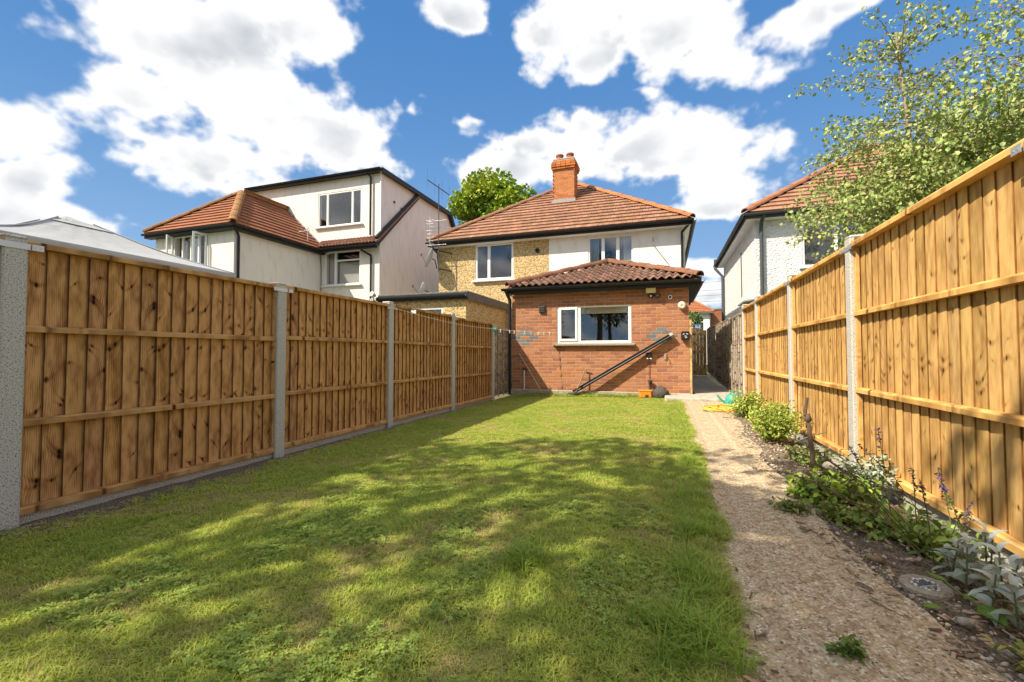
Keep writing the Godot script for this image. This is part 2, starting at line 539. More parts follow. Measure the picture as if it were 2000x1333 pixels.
func make_sky() -> ImageTexture:
	var N := FastNoiseLite.TYPE_SIMPLEX_SMOOTH
	sky_noise = noise(N, 8.5, 7, 71)
	sky_noise.fractal_gain = 0.57
	sky_soft = noise(N, 5.5, 4, 72)
	sky_wide = noise(N, 0.9, 3, 73)
	var W := 2880
	var H := 1440
	var small := Image.create(720, 360, false, Image.FORMAT_RGBF)
	for y in 181:
		var el := 90.0 - (y + 0.5) * 0.5
		for x in 720:
			var az := (x + 0.5) * 0.5
			if az > 180.0: az -= 360.0
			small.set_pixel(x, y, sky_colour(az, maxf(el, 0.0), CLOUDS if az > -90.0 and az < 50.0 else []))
	var low := Color(0.30, 0.33, 0.30)
	small.fill_rect(Rect2i(0, 181, 720, 179), low)
	small.resize(W, H, Image.INTERPOLATE_BILINEAR)
	# the part towards the houses, finer
	for band in [[-71.0, 0.0], [0.0, 33.0]]:
		var x0 := int(band[0] * 8.0)
		var wide := int((band[1] - band[0]) * 8.0)
		var fine := Image.create(wide, 352, false, Image.FORMAT_RGBF)
		for x in wide:
			var az: float = (x0 + x + 0.5) / 8.0
			var list := []
			for b in CLOUDS:
				if absf(az - b[0]) < 2.2 * (absf(b[2]) + absf(b[4])): list.append(b)
			for y in 352:
				fine.set_pixel(x, y, sky_colour(az, 44.0 - (y + 0.5) / 8.0, list))
		small.blit_rect(fine, Rect2i(0, 0, wide, 352), Vector2i(x0 if x0 >= 0 else W + x0, 368))
	return ImageTexture.create_from_image(small)


func gh(x: float, z := 0.0) -> float:
	return clampf((x + 3.65) * 0.02, 0.0, 0.095) - clampf(x - 1.02, 0.0, 0.4) * 0.19 + 0.0 * z


# ------------------------------------------------------------------ profiles
func rect(w: float, h: float, bev := 0.0, x0 := 0.0, y0 := 0.0) -> PackedVector2Array:
	if bev <= 0.0:
		return PackedVector2Array([Vector2(x0 - w / 2, y0), Vector2(x0 + w / 2, y0), Vector2(x0 + w / 2, y0 + h), Vector2(x0 - w / 2, y0 + h)])
	var a := x0 - w / 2
	var b := x0 + w / 2
	return PackedVector2Array([Vector2(a + bev, y0), Vector2(b - bev, y0), Vector2(b, y0 + bev), Vector2(b, y0 + h - bev), Vector2(b - bev, y0 + h), Vector2(a + bev, y0 + h), Vector2(a, y0 + h - bev), Vector2(a, y0 + bev)])


func gutter_profile(r: float) -> PackedVector2Array:
	var p := PackedVector2Array()
	for i in 9:
		var a := PI + PI * i / 8.0
		p.append(Vector2(cos(a), sin(a)) * r)
	for i in 9:
		var a := TAU - PI * i / 8.0
		p.append(Vector2(cos(a), sin(a)) * (r - 0.006))
	return p


func tinted(base: Color, spread: float, warm := 0.0) -> Color:
	var l := 1.0 + rr(-spread, spread)
	return Color(base.r * l * (1.0 + rr(-warm, warm)), base.g * l, base.b * l * (1.0 + rr(-warm, warm)))


# ------------------------------------------------------------------ timber fences
var planks := {}


func plank_mesh(kind: String, k: int, h: float) -> Mesh:
	var key := "%s%d_%.3f" % [kind, k, h]
	if not planks.has(key):
		var mb := MB.new()
		var tone := 1.0 + (rng.randf() - 0.5) * 0.36
		mb.col = Color(tone, tone * rr(0.97, 1.03), tone * rr(0.88, 1.12))
		var w := 0.122
		# feather-edged board: thin at one side, thick at the other, a little cupped
		var pr := PackedVector2Array([Vector2(0, 0), Vector2(w, 0), Vector2(w, 0.012), Vector2(w - 0.003, 0.015), Vector2(w * 0.55, 0.0115), Vector2(0.003, 0.006), Vector2(0, 0.003)])
		if kind == "d":
			pr = PackedVector2Array([Vector2(0.010, 0), Vector2(w, 0), Vector2(w, 0.003), Vector2(w * 0.5, 0.0135), Vector2(0.004, 0.021), Vector2(0.0, 0.017)])
		mb.bar(Vector3.ZERO, Vector3(0, h, 0), pr, Vector3(0, 0, 1), 1.0 / (8.0 * 0.124), (k % 8) / 8.0)
		for i in mb.t.size():
			if k & 8: mb.t[i].y = 1.0 - mb.t[i].y
			if k & 16: mb.t[i].x = (2 * (k % 8) + 1) / 8.0 - mb.t[i].x
		planks[key] = mb.mesh()
	return planks[key]


# at: foot of the panel's corner; b: x along the fence, z towards the garden
func fence_panel(called: String, label: String, group: String, at: Vector3, b: Basis, w: float, h: float, m: Material, kind: String) -> void:
	var t := thing(called, label, "fence panel", at, group, b)
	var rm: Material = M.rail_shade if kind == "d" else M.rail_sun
	var n := int(round((w - 0.05) / 0.1045))
	var step := (w - 0.05) / n
	for i in n:
		var k := rng.randi_range(0, 31)
		var o := put("plank", plank_mesh(kind, k, h - 0.055), m, t)
		o.position = Vector3(0.025 + i * step - (0.004 if kind == "s" else 0.0), 0.03 + rr(-0.004, 0.004), 0.002 + 0.001 * (i % 2))
		o.rotation.z = rr(-0.004, 0.004)
		o.rotation.y = rr(-0.01, 0.02)
	for r in [["bottom_rail", 0.0, 0.045, 0.042], ["rail", h * 0.32, 0.04, 0.038], ["rail", h * 0.665, 0.04, 0.038]]:
		var mb := MB.new()
		mb.col = grey(rr(0.92, 1.1))
		var y0: float = r[1]
		mb.bar(Vector3(0.0, y0, 0.0), Vector3(w, y0 + rr(-0.006, 0.006), 0.0), PackedVector2Array([Vector2(0.02, 0), Vector2(0.022 + r[3], 0.0), Vector2(0.022 + r[3], r[2] - 0.012), Vector2(0.022 + r[3] - 0.014, r[2]), Vector2(0.02, r[2])]), Vector3.UP, 0.45, rng.randi_range(0, 7) / 8.0 + 0.05)
		part(r[0], mb, rm, t)
	for x in [0.0, w - 0.044]:
		var mb := MB.new()
		mb.col = grey(rr(0.9, 1.05))
		mb.bar(Vector3(x, 0.046, 0.0), Vector3(x, h - 0.05, 0.0), PackedVector2Array([Vector2(0, 0.02), Vector2(0.044, 0.02), Vector2(0.044, 0.044), Vector2(0.04, 0.048), Vector2(0.004, 0.048), Vector2(0, 0.044)]), Vector3(0, 0, 1), 0.9, rng.randi_range(0, 7) / 8.0 + 0.02)
		part("end_batten", mb, rm, t)
	var cap := MB.new()
	cap.col = grey(rr(1.0, 1.15))
	cap.bar(Vector3(-0.01, h - 0.036, 0.02), Vector3(w + 0.01, h - 0.036, 0.02), PackedVector2Array([Vector2(-0.055, 0), Vector2(0.055, 0), Vector2(0.055, 0.026), Vector2(0.05, 0.036), Vector2(-0.05, 0.036), Vector2(-0.055, 0.026)]), Vector3.UP, 0.45, rng.randi_range(0, 7) / 8.0 + 0.06)
	part("capping_rail", cap, rm, t)


func fence_post(label: String, group: String, at: Vector3, b: Basis, h: float, clip_y: float, mate := true) -> void:
	var t := thing("concrete_fence_post", label, "fence post", at, group, b)
	var mb := MB.new()
	# an H shaped post: slots at the two sides take the panels
	mb.bar(Vector3(0, -0.1, 0), Vector3(0, h - 0.02, 0), PackedVector2Array([Vector2(-0.052, -0.062), Vector2(0.052, -0.062), Vector2(0.056, -0.056), Vector2(0.056, -0.03), Vector2(0.03, -0.028), Vector2(0.03, 0.03), Vector2(0.056, 0.034), Vector2(0.056, 0.058), Vector2(0.046, 0.066), Vector2(-0.046, 0.066), Vector2(-0.056, 0.058), Vector2(-0.056, 0.034), Vector2(-0.03, 0.03), Vector2(-0.03, -0.028), Vector2(-0.056, -0.03), Vector2(-0.056, -0.056)]), Vector3(0, 0, 1))
	part("shaft", mb, M.concrete_post, t)
	var top := MB.new()
	top.box(Vector3(0, h - 0.01, 0.002), Vector3(0.112, 0.028, 0.128), Basis.IDENTITY, 0.012)
	part("post_top", top, M.concrete_post, t)
	if mate:
		var c := MB.new()
		c.box(Vector3(0, clip_y, 0.069), Vector3(0.128, 0.036, 0.003))
		for s in [-1, 1]:
			c.box(Vector3(s * 0.0645, clip_y, 0.03), Vector3(0.003, 0.036, 0.08))
			c.box(Vector3(s * 0.092, clip_y, 0.0775), Vector3(0.055, 0.036, 0.003))
			for q in [-1, 1]:
				c.box(Vector3(s * 0.092 + q * 0.012, clip_y, 0.080), Vector3(0.007, 0.007, 0.003))
		part("panel_clip", c, M.galvanised, t)


func gravel_board(label: String, group: String, at: Vector3, b: Basis, w: float, h: float) -> void:
	var t := thing("gravel_board", label, "gravel board", at, group, b)
	var mb := MB.new()
	mb.box(Vector3(w / 2, h / 2 - 0.04, 0.0), Vector3(w, h + 0.08, 0.05), Basis.IDENTITY, 0.006)
	part("slab", mb, M.concrete_post, t)


func lap_panel(label: String, group: String, at: Vector3, b: Basis, w: float, h: float, battens: int) -> void:
	var t := thing("lap_fence_panel", label, "fence panel", at, group, b)
	var n := int(h / 0.078)
	for i in n:
		var mb := MB.new()
		var g := rr(0.6, 1.05)
		mb.col = Color(g, g * rr(0.93, 1.0), g * rr(0.85, 1.0))
		var y := 0.03 + i * (h - 0.06) / n
		var wav := rr(-0.006, 0.006)
		mb.bar(Vector3(0, y, 0.004), Vector3(w, y + wav, 0.004), PackedVector2Array([Vector2(0.006, 0.0), Vector2(0.018, 0.002), Vector2(0.020, 0.012), Vector2(0.004, 0.098), Vector2(0.0, 0.098)]), Vector3.UP, 0.9, rng.randi_range(0, 7) / 8.0 + 0.05)
		part("slat", mb, M.wood_old, t)
	for i in battens:
		var mb := MB.new()
		mb.col = grey(rr(0.85, 1.15))
		var x := 0.02 + (w - 0.04) * i / (battens - 1)
		mb.bar(Vector3(x, 0, 0.024), Vector3(x, h, 0.024), rect(0.042, 0.022, 0.003), Vector3(0, 0, 1), 0.9, rng.randi_range(0, 7) / 8.0 + 0.05)
		part("batten", mb, M.wood_old, t)
	var cap := MB.new()
	cap.bar(Vector3(0, h, 0.012), Vector3(w, h, 0.012), rect(0.075, 0.02, 0.003), Vector3.UP, 0.9, 0.3)
	part("capping_rail", cap, M.wood_old, t)


# ------------------------------------------------------------------ buildings
# a wall sheet with openings: o is its lower left corner seen from outside, u runs right, nn outwards; holes [x0, y0, x1, y1]
func wall(mb: MB, o: Vector3, u: Vector3, nn: Vector3, w: float, h: float, th: float, holes := []) -> void:
	if absf(nn.x) > 0.5: o += nn * 0.003
	var xs := [0.0, w]
	var ys := [0.0, h]
	for q in holes:
		xs += [q[0], q[2]]
		ys += [q[1], q[3]]
	xs.sort(); ys.sort()
	var up := Vector3.UP
	for i in xs.size() - 1:
		for j in ys.size() - 1:
			if xs[i + 1] - xs[i] < 1e-5 or ys[j + 1] - ys[j] < 1e-5: continue
			var cx: float = (xs[i] + xs[i + 1]) / 2
			var cy: float = (ys[j] + ys[j + 1]) / 2
			var skip := false
			for q in holes:
				if cx > q[0] and cx < q[2] and cy > q[1] and cy < q[3]: skip = true
			if skip: continue
			for side in [0.0, th]:
				var a: Vector3 = o - nn * side
				mb.poly([a + u * xs[i] + up * ys[j], a + u * xs[i + 1] + up * ys[j], a + u * xs[i + 1] + up * ys[j + 1], a + u * xs[i] + up * ys[j + 1]], nn if side == 0.0 else -nn)
	var edges := [[0.0, 0.0, w, h, -1.0]]
	for q in holes: edges.append([q[0], q[1], q[2], q[3], 1.0])
	for q in edges:
		var P = func(x: float, y: float, d: float) -> Vector3: return o + u * x + up * y - nn * d
		for e in [[q[0], q[1], q[0], q[3], u], [q[2], q[1], q[2], q[3], -u], [q[0], q[1], q[2], q[1], up], [q[0], q[3], q[2], q[3], -up]]:
			mb.poly([P.call(e[0], e[1], 0.0), P.call(e[2], e[3], 0.0), P.call(e[2], e[3], th), P.call(e[0], e[1], th)], e[4] * q[4])


# a window in the plane z; lights: cuts across as shares of the width; trans: [light, share of height] of cross bars
func window(parent: Node, x0: float, y0: float, x1: float, y1: float, z: float, cuts := [], trans := [], fr := 0.06, sill := true, open := []) -> MeshInstance3D:
	var w := x1 - x0
	var h := y1 - y0
	var d := 0.07
	var zf := z - 0.05
	var mb := MB.new()
	mb.box(Vector3(x0 + w / 2, y0 + fr / 2, zf), Vector3(w, fr, d), Basis.IDENTITY, 0.006)
	mb.box(Vector3(x0 + w / 2, y1 - fr / 2, zf), Vector3(w, fr, d), Basis.IDENTITY, 0.006)
	for x in [x0 + fr / 2, x1 - fr / 2]:
		mb.box(Vector3(x, (y0 + y1) / 2, zf), Vector3(fr, h - 2 * fr, d - 0.004), Basis.IDENTITY, 0.006)
	for c in cuts:
		mb.box(Vector3(x0 + w * c[0], (y0 + y1) / 2, zf + 0.002), Vector3(c[1], h - 2 * fr, d - 0.002), Basis.IDENTITY, 0.006)
	var bounds := [0.0]
	for c in cuts: bounds.append(c[0])
	bounds.append(1.0)
	for q in trans:
		var a: float = x0 + w * bounds[q[0]]
		var b: float = x0 + w * bounds[q[0] + 1]
		mb.box(Vector3((a + b) / 2, y0 + h * q[1], zf + 0.001), Vector3(b - a - 0.07, 0.06, d - 0.006), Basis.IDENTITY, 0.006)
	var win := part("window", mb, M.upvc, parent)
	for i in bounds.size() - 1:
		var a: float = x0 + w * bounds[i] + 0.02
		var b: float = x0 + w * bounds[i + 1] - 0.02
		if i in open:
			# a casement that stands open, hinged at its outer side
			var hinge := a if i == 0 else b
			var sg := 1.0 if i == 0 else -1.0
			var bs := Basis(Vector3.UP, -sg * deg_to_rad(62.0))
			var sash := MB.new()
			var sw := b - a - 0.02
			for y in [y0 + 0.06, y1 - 0.06]:
				sash.box(Vector3(hinge, y, z + 0.02) + bs * Vector3(sg * sw / 2, 0, 0), Vector3(sw, 0.06, 0.045), bs, 0.005)
			for x in [0.03, sw - 0.03]:
				sash.box(Vector3(hinge, (y0 + y1) / 2, z + 0.02) + bs * Vector3(sg * x, 0, 0), Vector3(0.06, h - 0.18, 0.043), bs, 0.005)
			part("open_sash", sash, M.upvc, win)
			var gp := MB.new()
			gp.box(Vector3(hinge, (y0 + y1) / 2, z + 0.02) + bs * Vector3(sg * sw / 2, 0, 0), Vector3(sw - 0.1, h - 0.2, 0.006), bs)
			part("pane", gp, M.glass, win)
			continue
		var p := MB.new()
		for q in [0.012, 0.008, -0.008, -0.012]:
			var zq: float = zf + q
			p.poly([Vector3(a, y0 + 0.03, zq), Vector3(b, y0 + 0.03, zq), Vector3(b, y1 - 0.03, zq), Vector3(a, y1 - 0.03, zq)], Vector3(0, 0, 1))
		part("pane", p, M.glass, win)
	if sill:
		var s := MB.new()
		s.box(Vector3((x0 + x1) / 2, y0 - 0.03, z + 0.03), Vector3(w + 0.18, 0.05, 0.16), Basis.IDENTITY, 0.01)
		part("sill", s, M.upvc, win)
	return win


func cloth_behind(parent: Node, called: String, m: Material, x0: float, y0: float, x1: float, y1: float, z: float, pleats: int, deep: float) -> void:
	var mb := MB.new()
	var n := maxi(pleats * 6, 1)
	for i in n:
		var a := float(i) / n
		var b := float(i + 1) / n
		var za := z + deep * sin(a * pleats * TAU)
		var zb := z + deep * sin(b * pleats * TAU)
		mb.poly([Vector3(lerpf(x0, x1, a), y0, za), Vector3(lerpf(x0, x1, b), y0, zb), Vector3(lerpf(x0, x1, b), y1, zb), Vector3(lerpf(x0, x1, a), y1, za)], Vector3(0, 0, 1))
	part(called, mb, m, parent)


# tiles of one roof slope. O: eaves corner at the left seen from outside, u along the eaves, s up the slope, pts: outline as (along, up), convex
func tile_slope(roof: Node, O: Vector3, u: Vector3, s: Vector3, pts: Array, tw: float, gauge: float, kinds: Array, single: int, left := -1.0, maker := "plain") -> int:
	var n := (-s).cross(u).normalized()
	var b := Basis(u, n, -s)
	var rest := MB.new()
	var made := 0
	var top := 0.0
	for p in pts: top = maxf(top, p.y)
	var rows := int(ceil(top / gauge))
	for r in rows:
		var y := r * gauge
		var ym := minf(y + gauge * 0.5, top - 0.01)
		var lo := 1e9
		var hi := -1e9
		for i in pts.size():
			var p: Vector2 = pts[i]
			var q: Vector2 = pts[(i + 1) % pts.size()]
			if (p.y - ym) * (q.y - ym) <= 0.0 and absf(p.y - q.y) > 1e-6:
				var x := lerpf(p.x, q.x, (ym - p.y) / (q.y - p.y))
				lo = minf(lo, x); hi = maxf(hi, x)
		if hi <= lo: continue
		var off := 0.5 * tw if (r % 2 == 1 and maker != "pan") else 0.0
		var k := int(floor((lo - off) / tw))
		while off + k * tw < hi:
			var x0 := maxf(off + k * tw, lo)
			var x1 := minf(off + (k + 1) * tw, hi)
			k += 1
			if x1 - x0 < 0.02: continue
			var kind: Array = kinds[rng.randi_range(0, kinds.size() - 1)]
			var full := x1 - x0 > tw - 0.001
			var at := O + u * x0 + s * (y + gauge * 1.0) + n * (0.012 + rr(0, 0.004))
			var bb := b.rotated(n, rr(-0.012, 0.012))
			if full and made < single:
				put("tile", kind[0], M.tile, roof, Transform3D(bb, at))
				made += 1
			else:
				rest.col = kind[1]
				tile_shape(rest, x1 - x0, gauge, maker, Transform3D(bb, at))
	if rest.v.size():
		var o := part("tiles", rest, M.tile, roof)
		o.set_meta("kind", "stuff")
	return made


func tile_shape(mb: MB, w: float, gauge: float, maker: String, xf := Transform3D.IDENTITY) -> void:
	var L := gauge * 1.08
	var d := xf.basis.z
	if maker == "plain":
		# swept across: wedge that is thick at the tail
		var pr := PackedVector2Array([Vector2(0.0, 0.0), Vector2(0.0, 0.004), Vector2(L, 0.032), Vector2(L, 0.008)])
		_sweep(mb, xf, pr, w - 0.004)
	elif maker == "flat":
		var pr := PackedVector2Array([Vector2(0.0, 0.0), Vector2(0.0, 0.01), Vector2(L, 0.055), Vector2(L, 0.012)])
		_sweep(mb, xf, pr, w - 0.006)
	else:
		# pantile: one rounded roll and a hollow beside it
		var seg := 8
		for i in seg:
			var a := float(i) / seg
			var b := float(i + 1) / seg
			var ya := 0.055 * pow(0.5 - 0.5 * cos(a * TAU), 0.8)
			var yb := 0.055 * pow(0.5 - 0.5 * cos(b * TAU), 0.8)
			var A := xf * Vector3(a * w, ya + 0.004, 0); var B := xf * Vector3(b * w, yb + 0.004, 0)
			var C := xf * Vector3(b * w, yb + 0.032, L); var D := xf * Vector3(a * w, ya + 0.032, L)
			mb.poly([A, B, C, D], xf.basis * Vector3(-(yb - ya) * 10.0, 1.0, 0))
			mb.poly([D, C, xf * Vector3(b * w, yb + 0.014, L), xf * Vector3(a * w, ya + 0.014, L)], d)


func _sweep(mb: MB, xf: Transform3D, pr: PackedVector2Array, w: float) -> void:
	# profile in (down the slope, height), swept along x
	for i in pr.size():
		var p := pr[i]
		var q := pr[(i + 1) % pr.size()]
		var e := q - p
		mb.poly([xf * Vector3(0, p.y, p.x), xf * Vector3(w, p.y, p.x), xf * Vector3(w, q.y, q.x), xf * Vector3(0, q.y, q.x)], xf.basis * Vector3(0, e.x, -e.y))
	for x in [0.0, w]:
		var c := []
		for p in pr: c.append(xf * Vector3(x, p.y, p.x))
		mb.poly(c, xf.basis * Vector3(1 if x > 0 else -1, 0, 0))


func tile_kinds(base: Color, w: float, gauge: float, maker: String, spread: float, count := 7) -> Array:
	var out := []
	for i in count:
		var mb := MB.new()
		mb.col = tinted(base, spread, 0.08)
		tile_shape(mb, w, gauge, maker)
		out.append([mb.mesh(), mb.col])
	return out


# rounded ridge or hip tiles from a to b
func hip_line(roof: Node, a: Vector3, b: Vector3, r: float, base: Color, L := 0.33) -> void:
	var n := int(ceil((b - a).length() / L))
	var d := (b - a) / n
	var pr := PackedVector2Array()
	for i in 8:
		var q := PI * i / 7.0
		pr.append(Vector2(cos(q) * r, sin(q) * r * 0.85))
	for i in range(7, -1, -1):
		var q := PI * i / 7.0
		pr.append(Vector2(cos(q) * (r - 0.015), sin(q) * (r - 0.015) * 0.85 - 0.01))
	for i in n:
		var mb := MB.new()
		mb.col = tinted(base, 0.12, 0.06)
		var lift := Vector3(0, 0.012 * (i % 2), 0)
		mb.bar(a + d * i + lift, a + d * (i + 1.02) + lift, pr)
		part("ridge_tile", mb, M.tile, roof)


func gutter(parent: Node, a: Vector3, b: Vector3, r: float, m: Material) -> void:
	var mb := MB.new()
	mb.bar(a, b, gutter_profile(r))
	part("gutter", mb, m, parent)


func pipe(called: String, parent: Node, pts: Array, r: float, m: Material) -> MeshInstance3D:
	var mb := MB.new()
	mb.tube(pts, r, r, 10)
	return part(called, mb, m, parent)


# bricks over a wall face z = const: returns parts of the wall; skip(x, y) leaves bricks out, special(i, j) gives a colour
func brickwork(face: Node, x0: float, x1: float, y0: float, y1: float, z: float, tones: Array, single: int, holes := [], grey_at := {}) -> void:
	var bl := 0.225
	var bh := 0.0755
	var rest := MB.new()
	var shapes := []
	for c in tones:
		var mb := MB.new()
		mb.col = c
		mb.box(Vector3.ZERO, Vector3(bl - 0.011, bh - 0.011, 0.02), Basis.IDENTITY, 0.0035)
		shapes.append(mb.mesh())
	var made := 0
	var rows := int(round((y1 - y0) / bh))
	for j in rows:
		var y := y0 + (j + 0.5) * bh
		var off := 0.0 if j % 2 == 0 else -bl / 2
		var i := 0
		while x0 + off + i * bl < x1 - 0.01:
			var a := maxf(x0 + off + i * bl, x0)
			var b := minf(x0 + off + (i + 1) * bl, x1)
			i += 1
			var pieces := [[a, b]]
			for q in holes:
				if y > q[1] and y < q[3]:
					var np := []
					for p in pieces:
						if p[1] <= q[0] or p[0] >= q[2]: np.append(p)
						else:
							if q[0] - p[0] > 0.03: np.append([p[0], q[0]])
							if p[1] - q[2] > 0.03: np.append([q[2], p[1]])
					pieces = np
			for p in pieces:
				var w: float = p[1] - p[0]
				if w < 0.03: continue
				var k := rng.randi_range(0, tones.size() - 3)
				var key := "%d,%d" % [j, int(floor((a + b) / 2 / bl * 2.0 + 0.5))]
				if grey_at.has(key): k = tones.size() - 1 - (i % 2)
				var at := Vector3((p[0] + p[1]) / 2, y, z - 0.011 + rr(-0.0015, 0.0015))
				if w > bl - 0.005 and made < single:
					put("brick", shapes[k], M.brick, face, Transform3D(Basis.IDENTITY, at))
					made += 1
				else:
					rest.col = tones[k]
					rest.box(at, Vector3(w - 0.011, bh - 0.011, 0.02), Basis.IDENTITY, 0.0035)
	if rest.v.size():
		part("bricks", rest, M.brick, face).set_meta("kind", "stuff")


# ------------------------------------------------------------------ leaves
func leaf_mesh(L: float, w: float, fold := 0.25, droop := 0.2) -> Mesh:
	var mb := MB.new()
	var mid := [Vector3.ZERO, Vector3(0, 0.02 * L, L * 0.35), Vector3(0, -droop * L * 0.35, L * 0.72), Vector3(0, -droop * L, L)]
	var half := [0.0, 0.5, 0.36, 0.0]
	for sgn in [-1.0, 1.0]:
		var e := []
		for i in 4:
			e.append(mid[i] + Vector3(sgn * w * half[i], fold * w * half[i], 0))
		var hint := Vector3(-sgn * fold, 1, 0)
		mb.poly([mid[0], mid[1], e[1]], hint)
		mb.poly([mid[1], mid[2], e[2], e[1]], hint)
		mb.poly([mid[2], mid[3], e[2]], hint)
	return mb.mesh()


func leaf_basis(dir: Vector3, roll: float, sc: float) -> Basis:
	var z := dir.normalized()
	var x := Vector3.UP.cross(z)
	if x.length() < 0.05: x = Vector3.RIGHT
	x = x.normalized()
	var y := z.cross(x)
	return (Basis(x, y, z) * Basis(Vector3(0, 0, 1), roll)).scaled(Vector3.ONE * sc)


func rdir() -> Vector3:
	var y := rr(-1, 1)
	var a := rr(0, TAU)
	var r := sqrt(1.0 - y * y)
	return Vector3(r * cos(a), y, r * sin(a))


# a tree whose crown is made of clumps of leaves: list of [centre, radii, leaves]
func leafy_tree(called: String, label: String, cat: String, foot: Vector3, trunk: Array, r0: float, clumps: Array, leaf: Mesh, tones: Array, m: Material) -> Node3D:
	var t := thing(called, label, cat, foot)
	var tb := MB.new()
	tb.tube(trunk, r0, r0 * 0.45, 8)
	for c in clumps:
		tb.tube([trunk[trunk.size() - 1] * 0.75 + trunk[trunk.size() - 2] * 0.25, (trunk[trunk.size() - 1] + c[0]) * 0.5 + rdir() * 0.2, c[0]], r0 * 0.3, r0 * 0.08, 5)
	part("trunk", tb, M.bark, t)
	var xf := []
	var cols := []
	for c in clumps:
		var base: Color = tones[rng.randi_range(0, tones.size() - 1)]
		for i in c[2]:
			var d := rdir()
			var p: Vector3 = c[0] + d * c[1] * pow(rng.randf(), 0.42)
			xf.append(Transform3D(leaf_basis(d + rdir() * 0.9 + Vector3(0, -0.2, 0), rr(-1.2, 1.2), rr(0.65, 1.25)), p))
			cols.append(tinted(base, 0.28, 0.15))
	scatter("crown", leaf, m, xf, cols, t)
	return t


# ------------------------------------------------------------------ the place
func _ready() -> void:
	rng.seed = 20240717
	var cam := Camera3D.new()
	cam.name = "camera"
	add_child(cam)
	cam.position = CAM
	cam.rotation_degrees = Vector3(1.7, 18.9, 0)
	cam.fov = 74.59
	cam.near = 0.05
	cam.far = 900.0
	cam.current = true
	var we := WorldEnvironment.new()
	we.name = "world_environment"
	var env := Environment.new()
	env.background_mode = Environment.BG_SKY
	env.tonemap_mode = Environment.TONE_MAPPER_LINEAR
	env.tonemap_exposure = 1.95
	env.sdfgi_enabled = true
	env.ssao_enabled = true
	env.ssil_enabled = true
	var sky := Sky.new()
	var pano := PanoramaSkyMaterial.new()
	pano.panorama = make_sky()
	sky.sky_material = pano
	env.sky = sky
	env.background_energy_multiplier = 1.0
	we.environment = env
	add_child(we)
	var sun := DirectionalLight3D.new()
	sun.name = "sun"
	sun.light_energy = 1.22
	sun.light_color = Color(1.0, 0.955, 0.87)
	sun.light_angular_distance = 0.53
	sun.shadow_enabled = true
	add_child(sun)
	sun.basis = Basis.looking_at(SUN_DIR.normalized())
	make_materials()
	build_ground()
	build_main_house()
	build_brick_extension()
	build_pebbledash_extension()
	build_left_house()
	build_right_house()
	build_far_houses()
	build_fences()
	build_gazebo()
	build_trees()
	build_wall_things()
	build_bed()
	build_grass()


var bump: FastNoiseLite
var patch: FastNoiseLite


func sheet(called: String, m: Material, x0: float, x1: float, z0: float, z1: float, step: float, height: Callable, edge: Callable) -> void:
	var mb := MB.new()
	var nx := int((x1 - x0) / step)
	var nz := int((z1 - z0) / step)
	var P = func(i: int, j: int) -> Vector3:
		var z: float = z0 + (z1 - z0) * j / nz
		var e: Vector2 = edge.call(z, x0, x1)
		var x: float = lerpf(e.x, e.y, float(i) / nx)
		return Vector3(x, height.call(x, z), z)
	var rows := []
	for j in nz + 1:
		var row := []
		for i in nx + 1: row.append(P.call(i, j))
		rows.append(row)
	for j in nz:
		for i in nx:
			var q := [rows[j][i], rows[j][i + 1], rows[j + 1][i + 1], rows[j + 1][i]]
			mb.poly([q[0], q[1], q[2]], Vector3.UP)
			mb.poly([q[0], q[2], q[3]], Vector3.UP)
	structure(called, mb, m)


func lawn_right(z: float) -> float:
	return 0.225 - 0.09 * smoothstep(-2.8, -1.2, z) + bump.get_noise_2d(z * 60.0, 3.0) * 0.05


func lawn_left(z: float) -> float:
	return -3.46 + bump.get_noise_2d(z * 50.0, 90.0) * 0.14 + 0.16 * smoothstep(-4.5, -2.5, z) * smoothstep(-1.0, -1.8, z)


func bed_left(z: float) -> float:
	var k := 0.80 + 0.05 * smoothstep(-3.2, -2.0, z)
	if z < -5.0: k = lerpf(0.80, 1.08, clampf((-5.0 - z) / 3.5, 0.0, 1.0))
	return k + bump.get_noise_2d(z * 40.0, 40.0) * 0.10


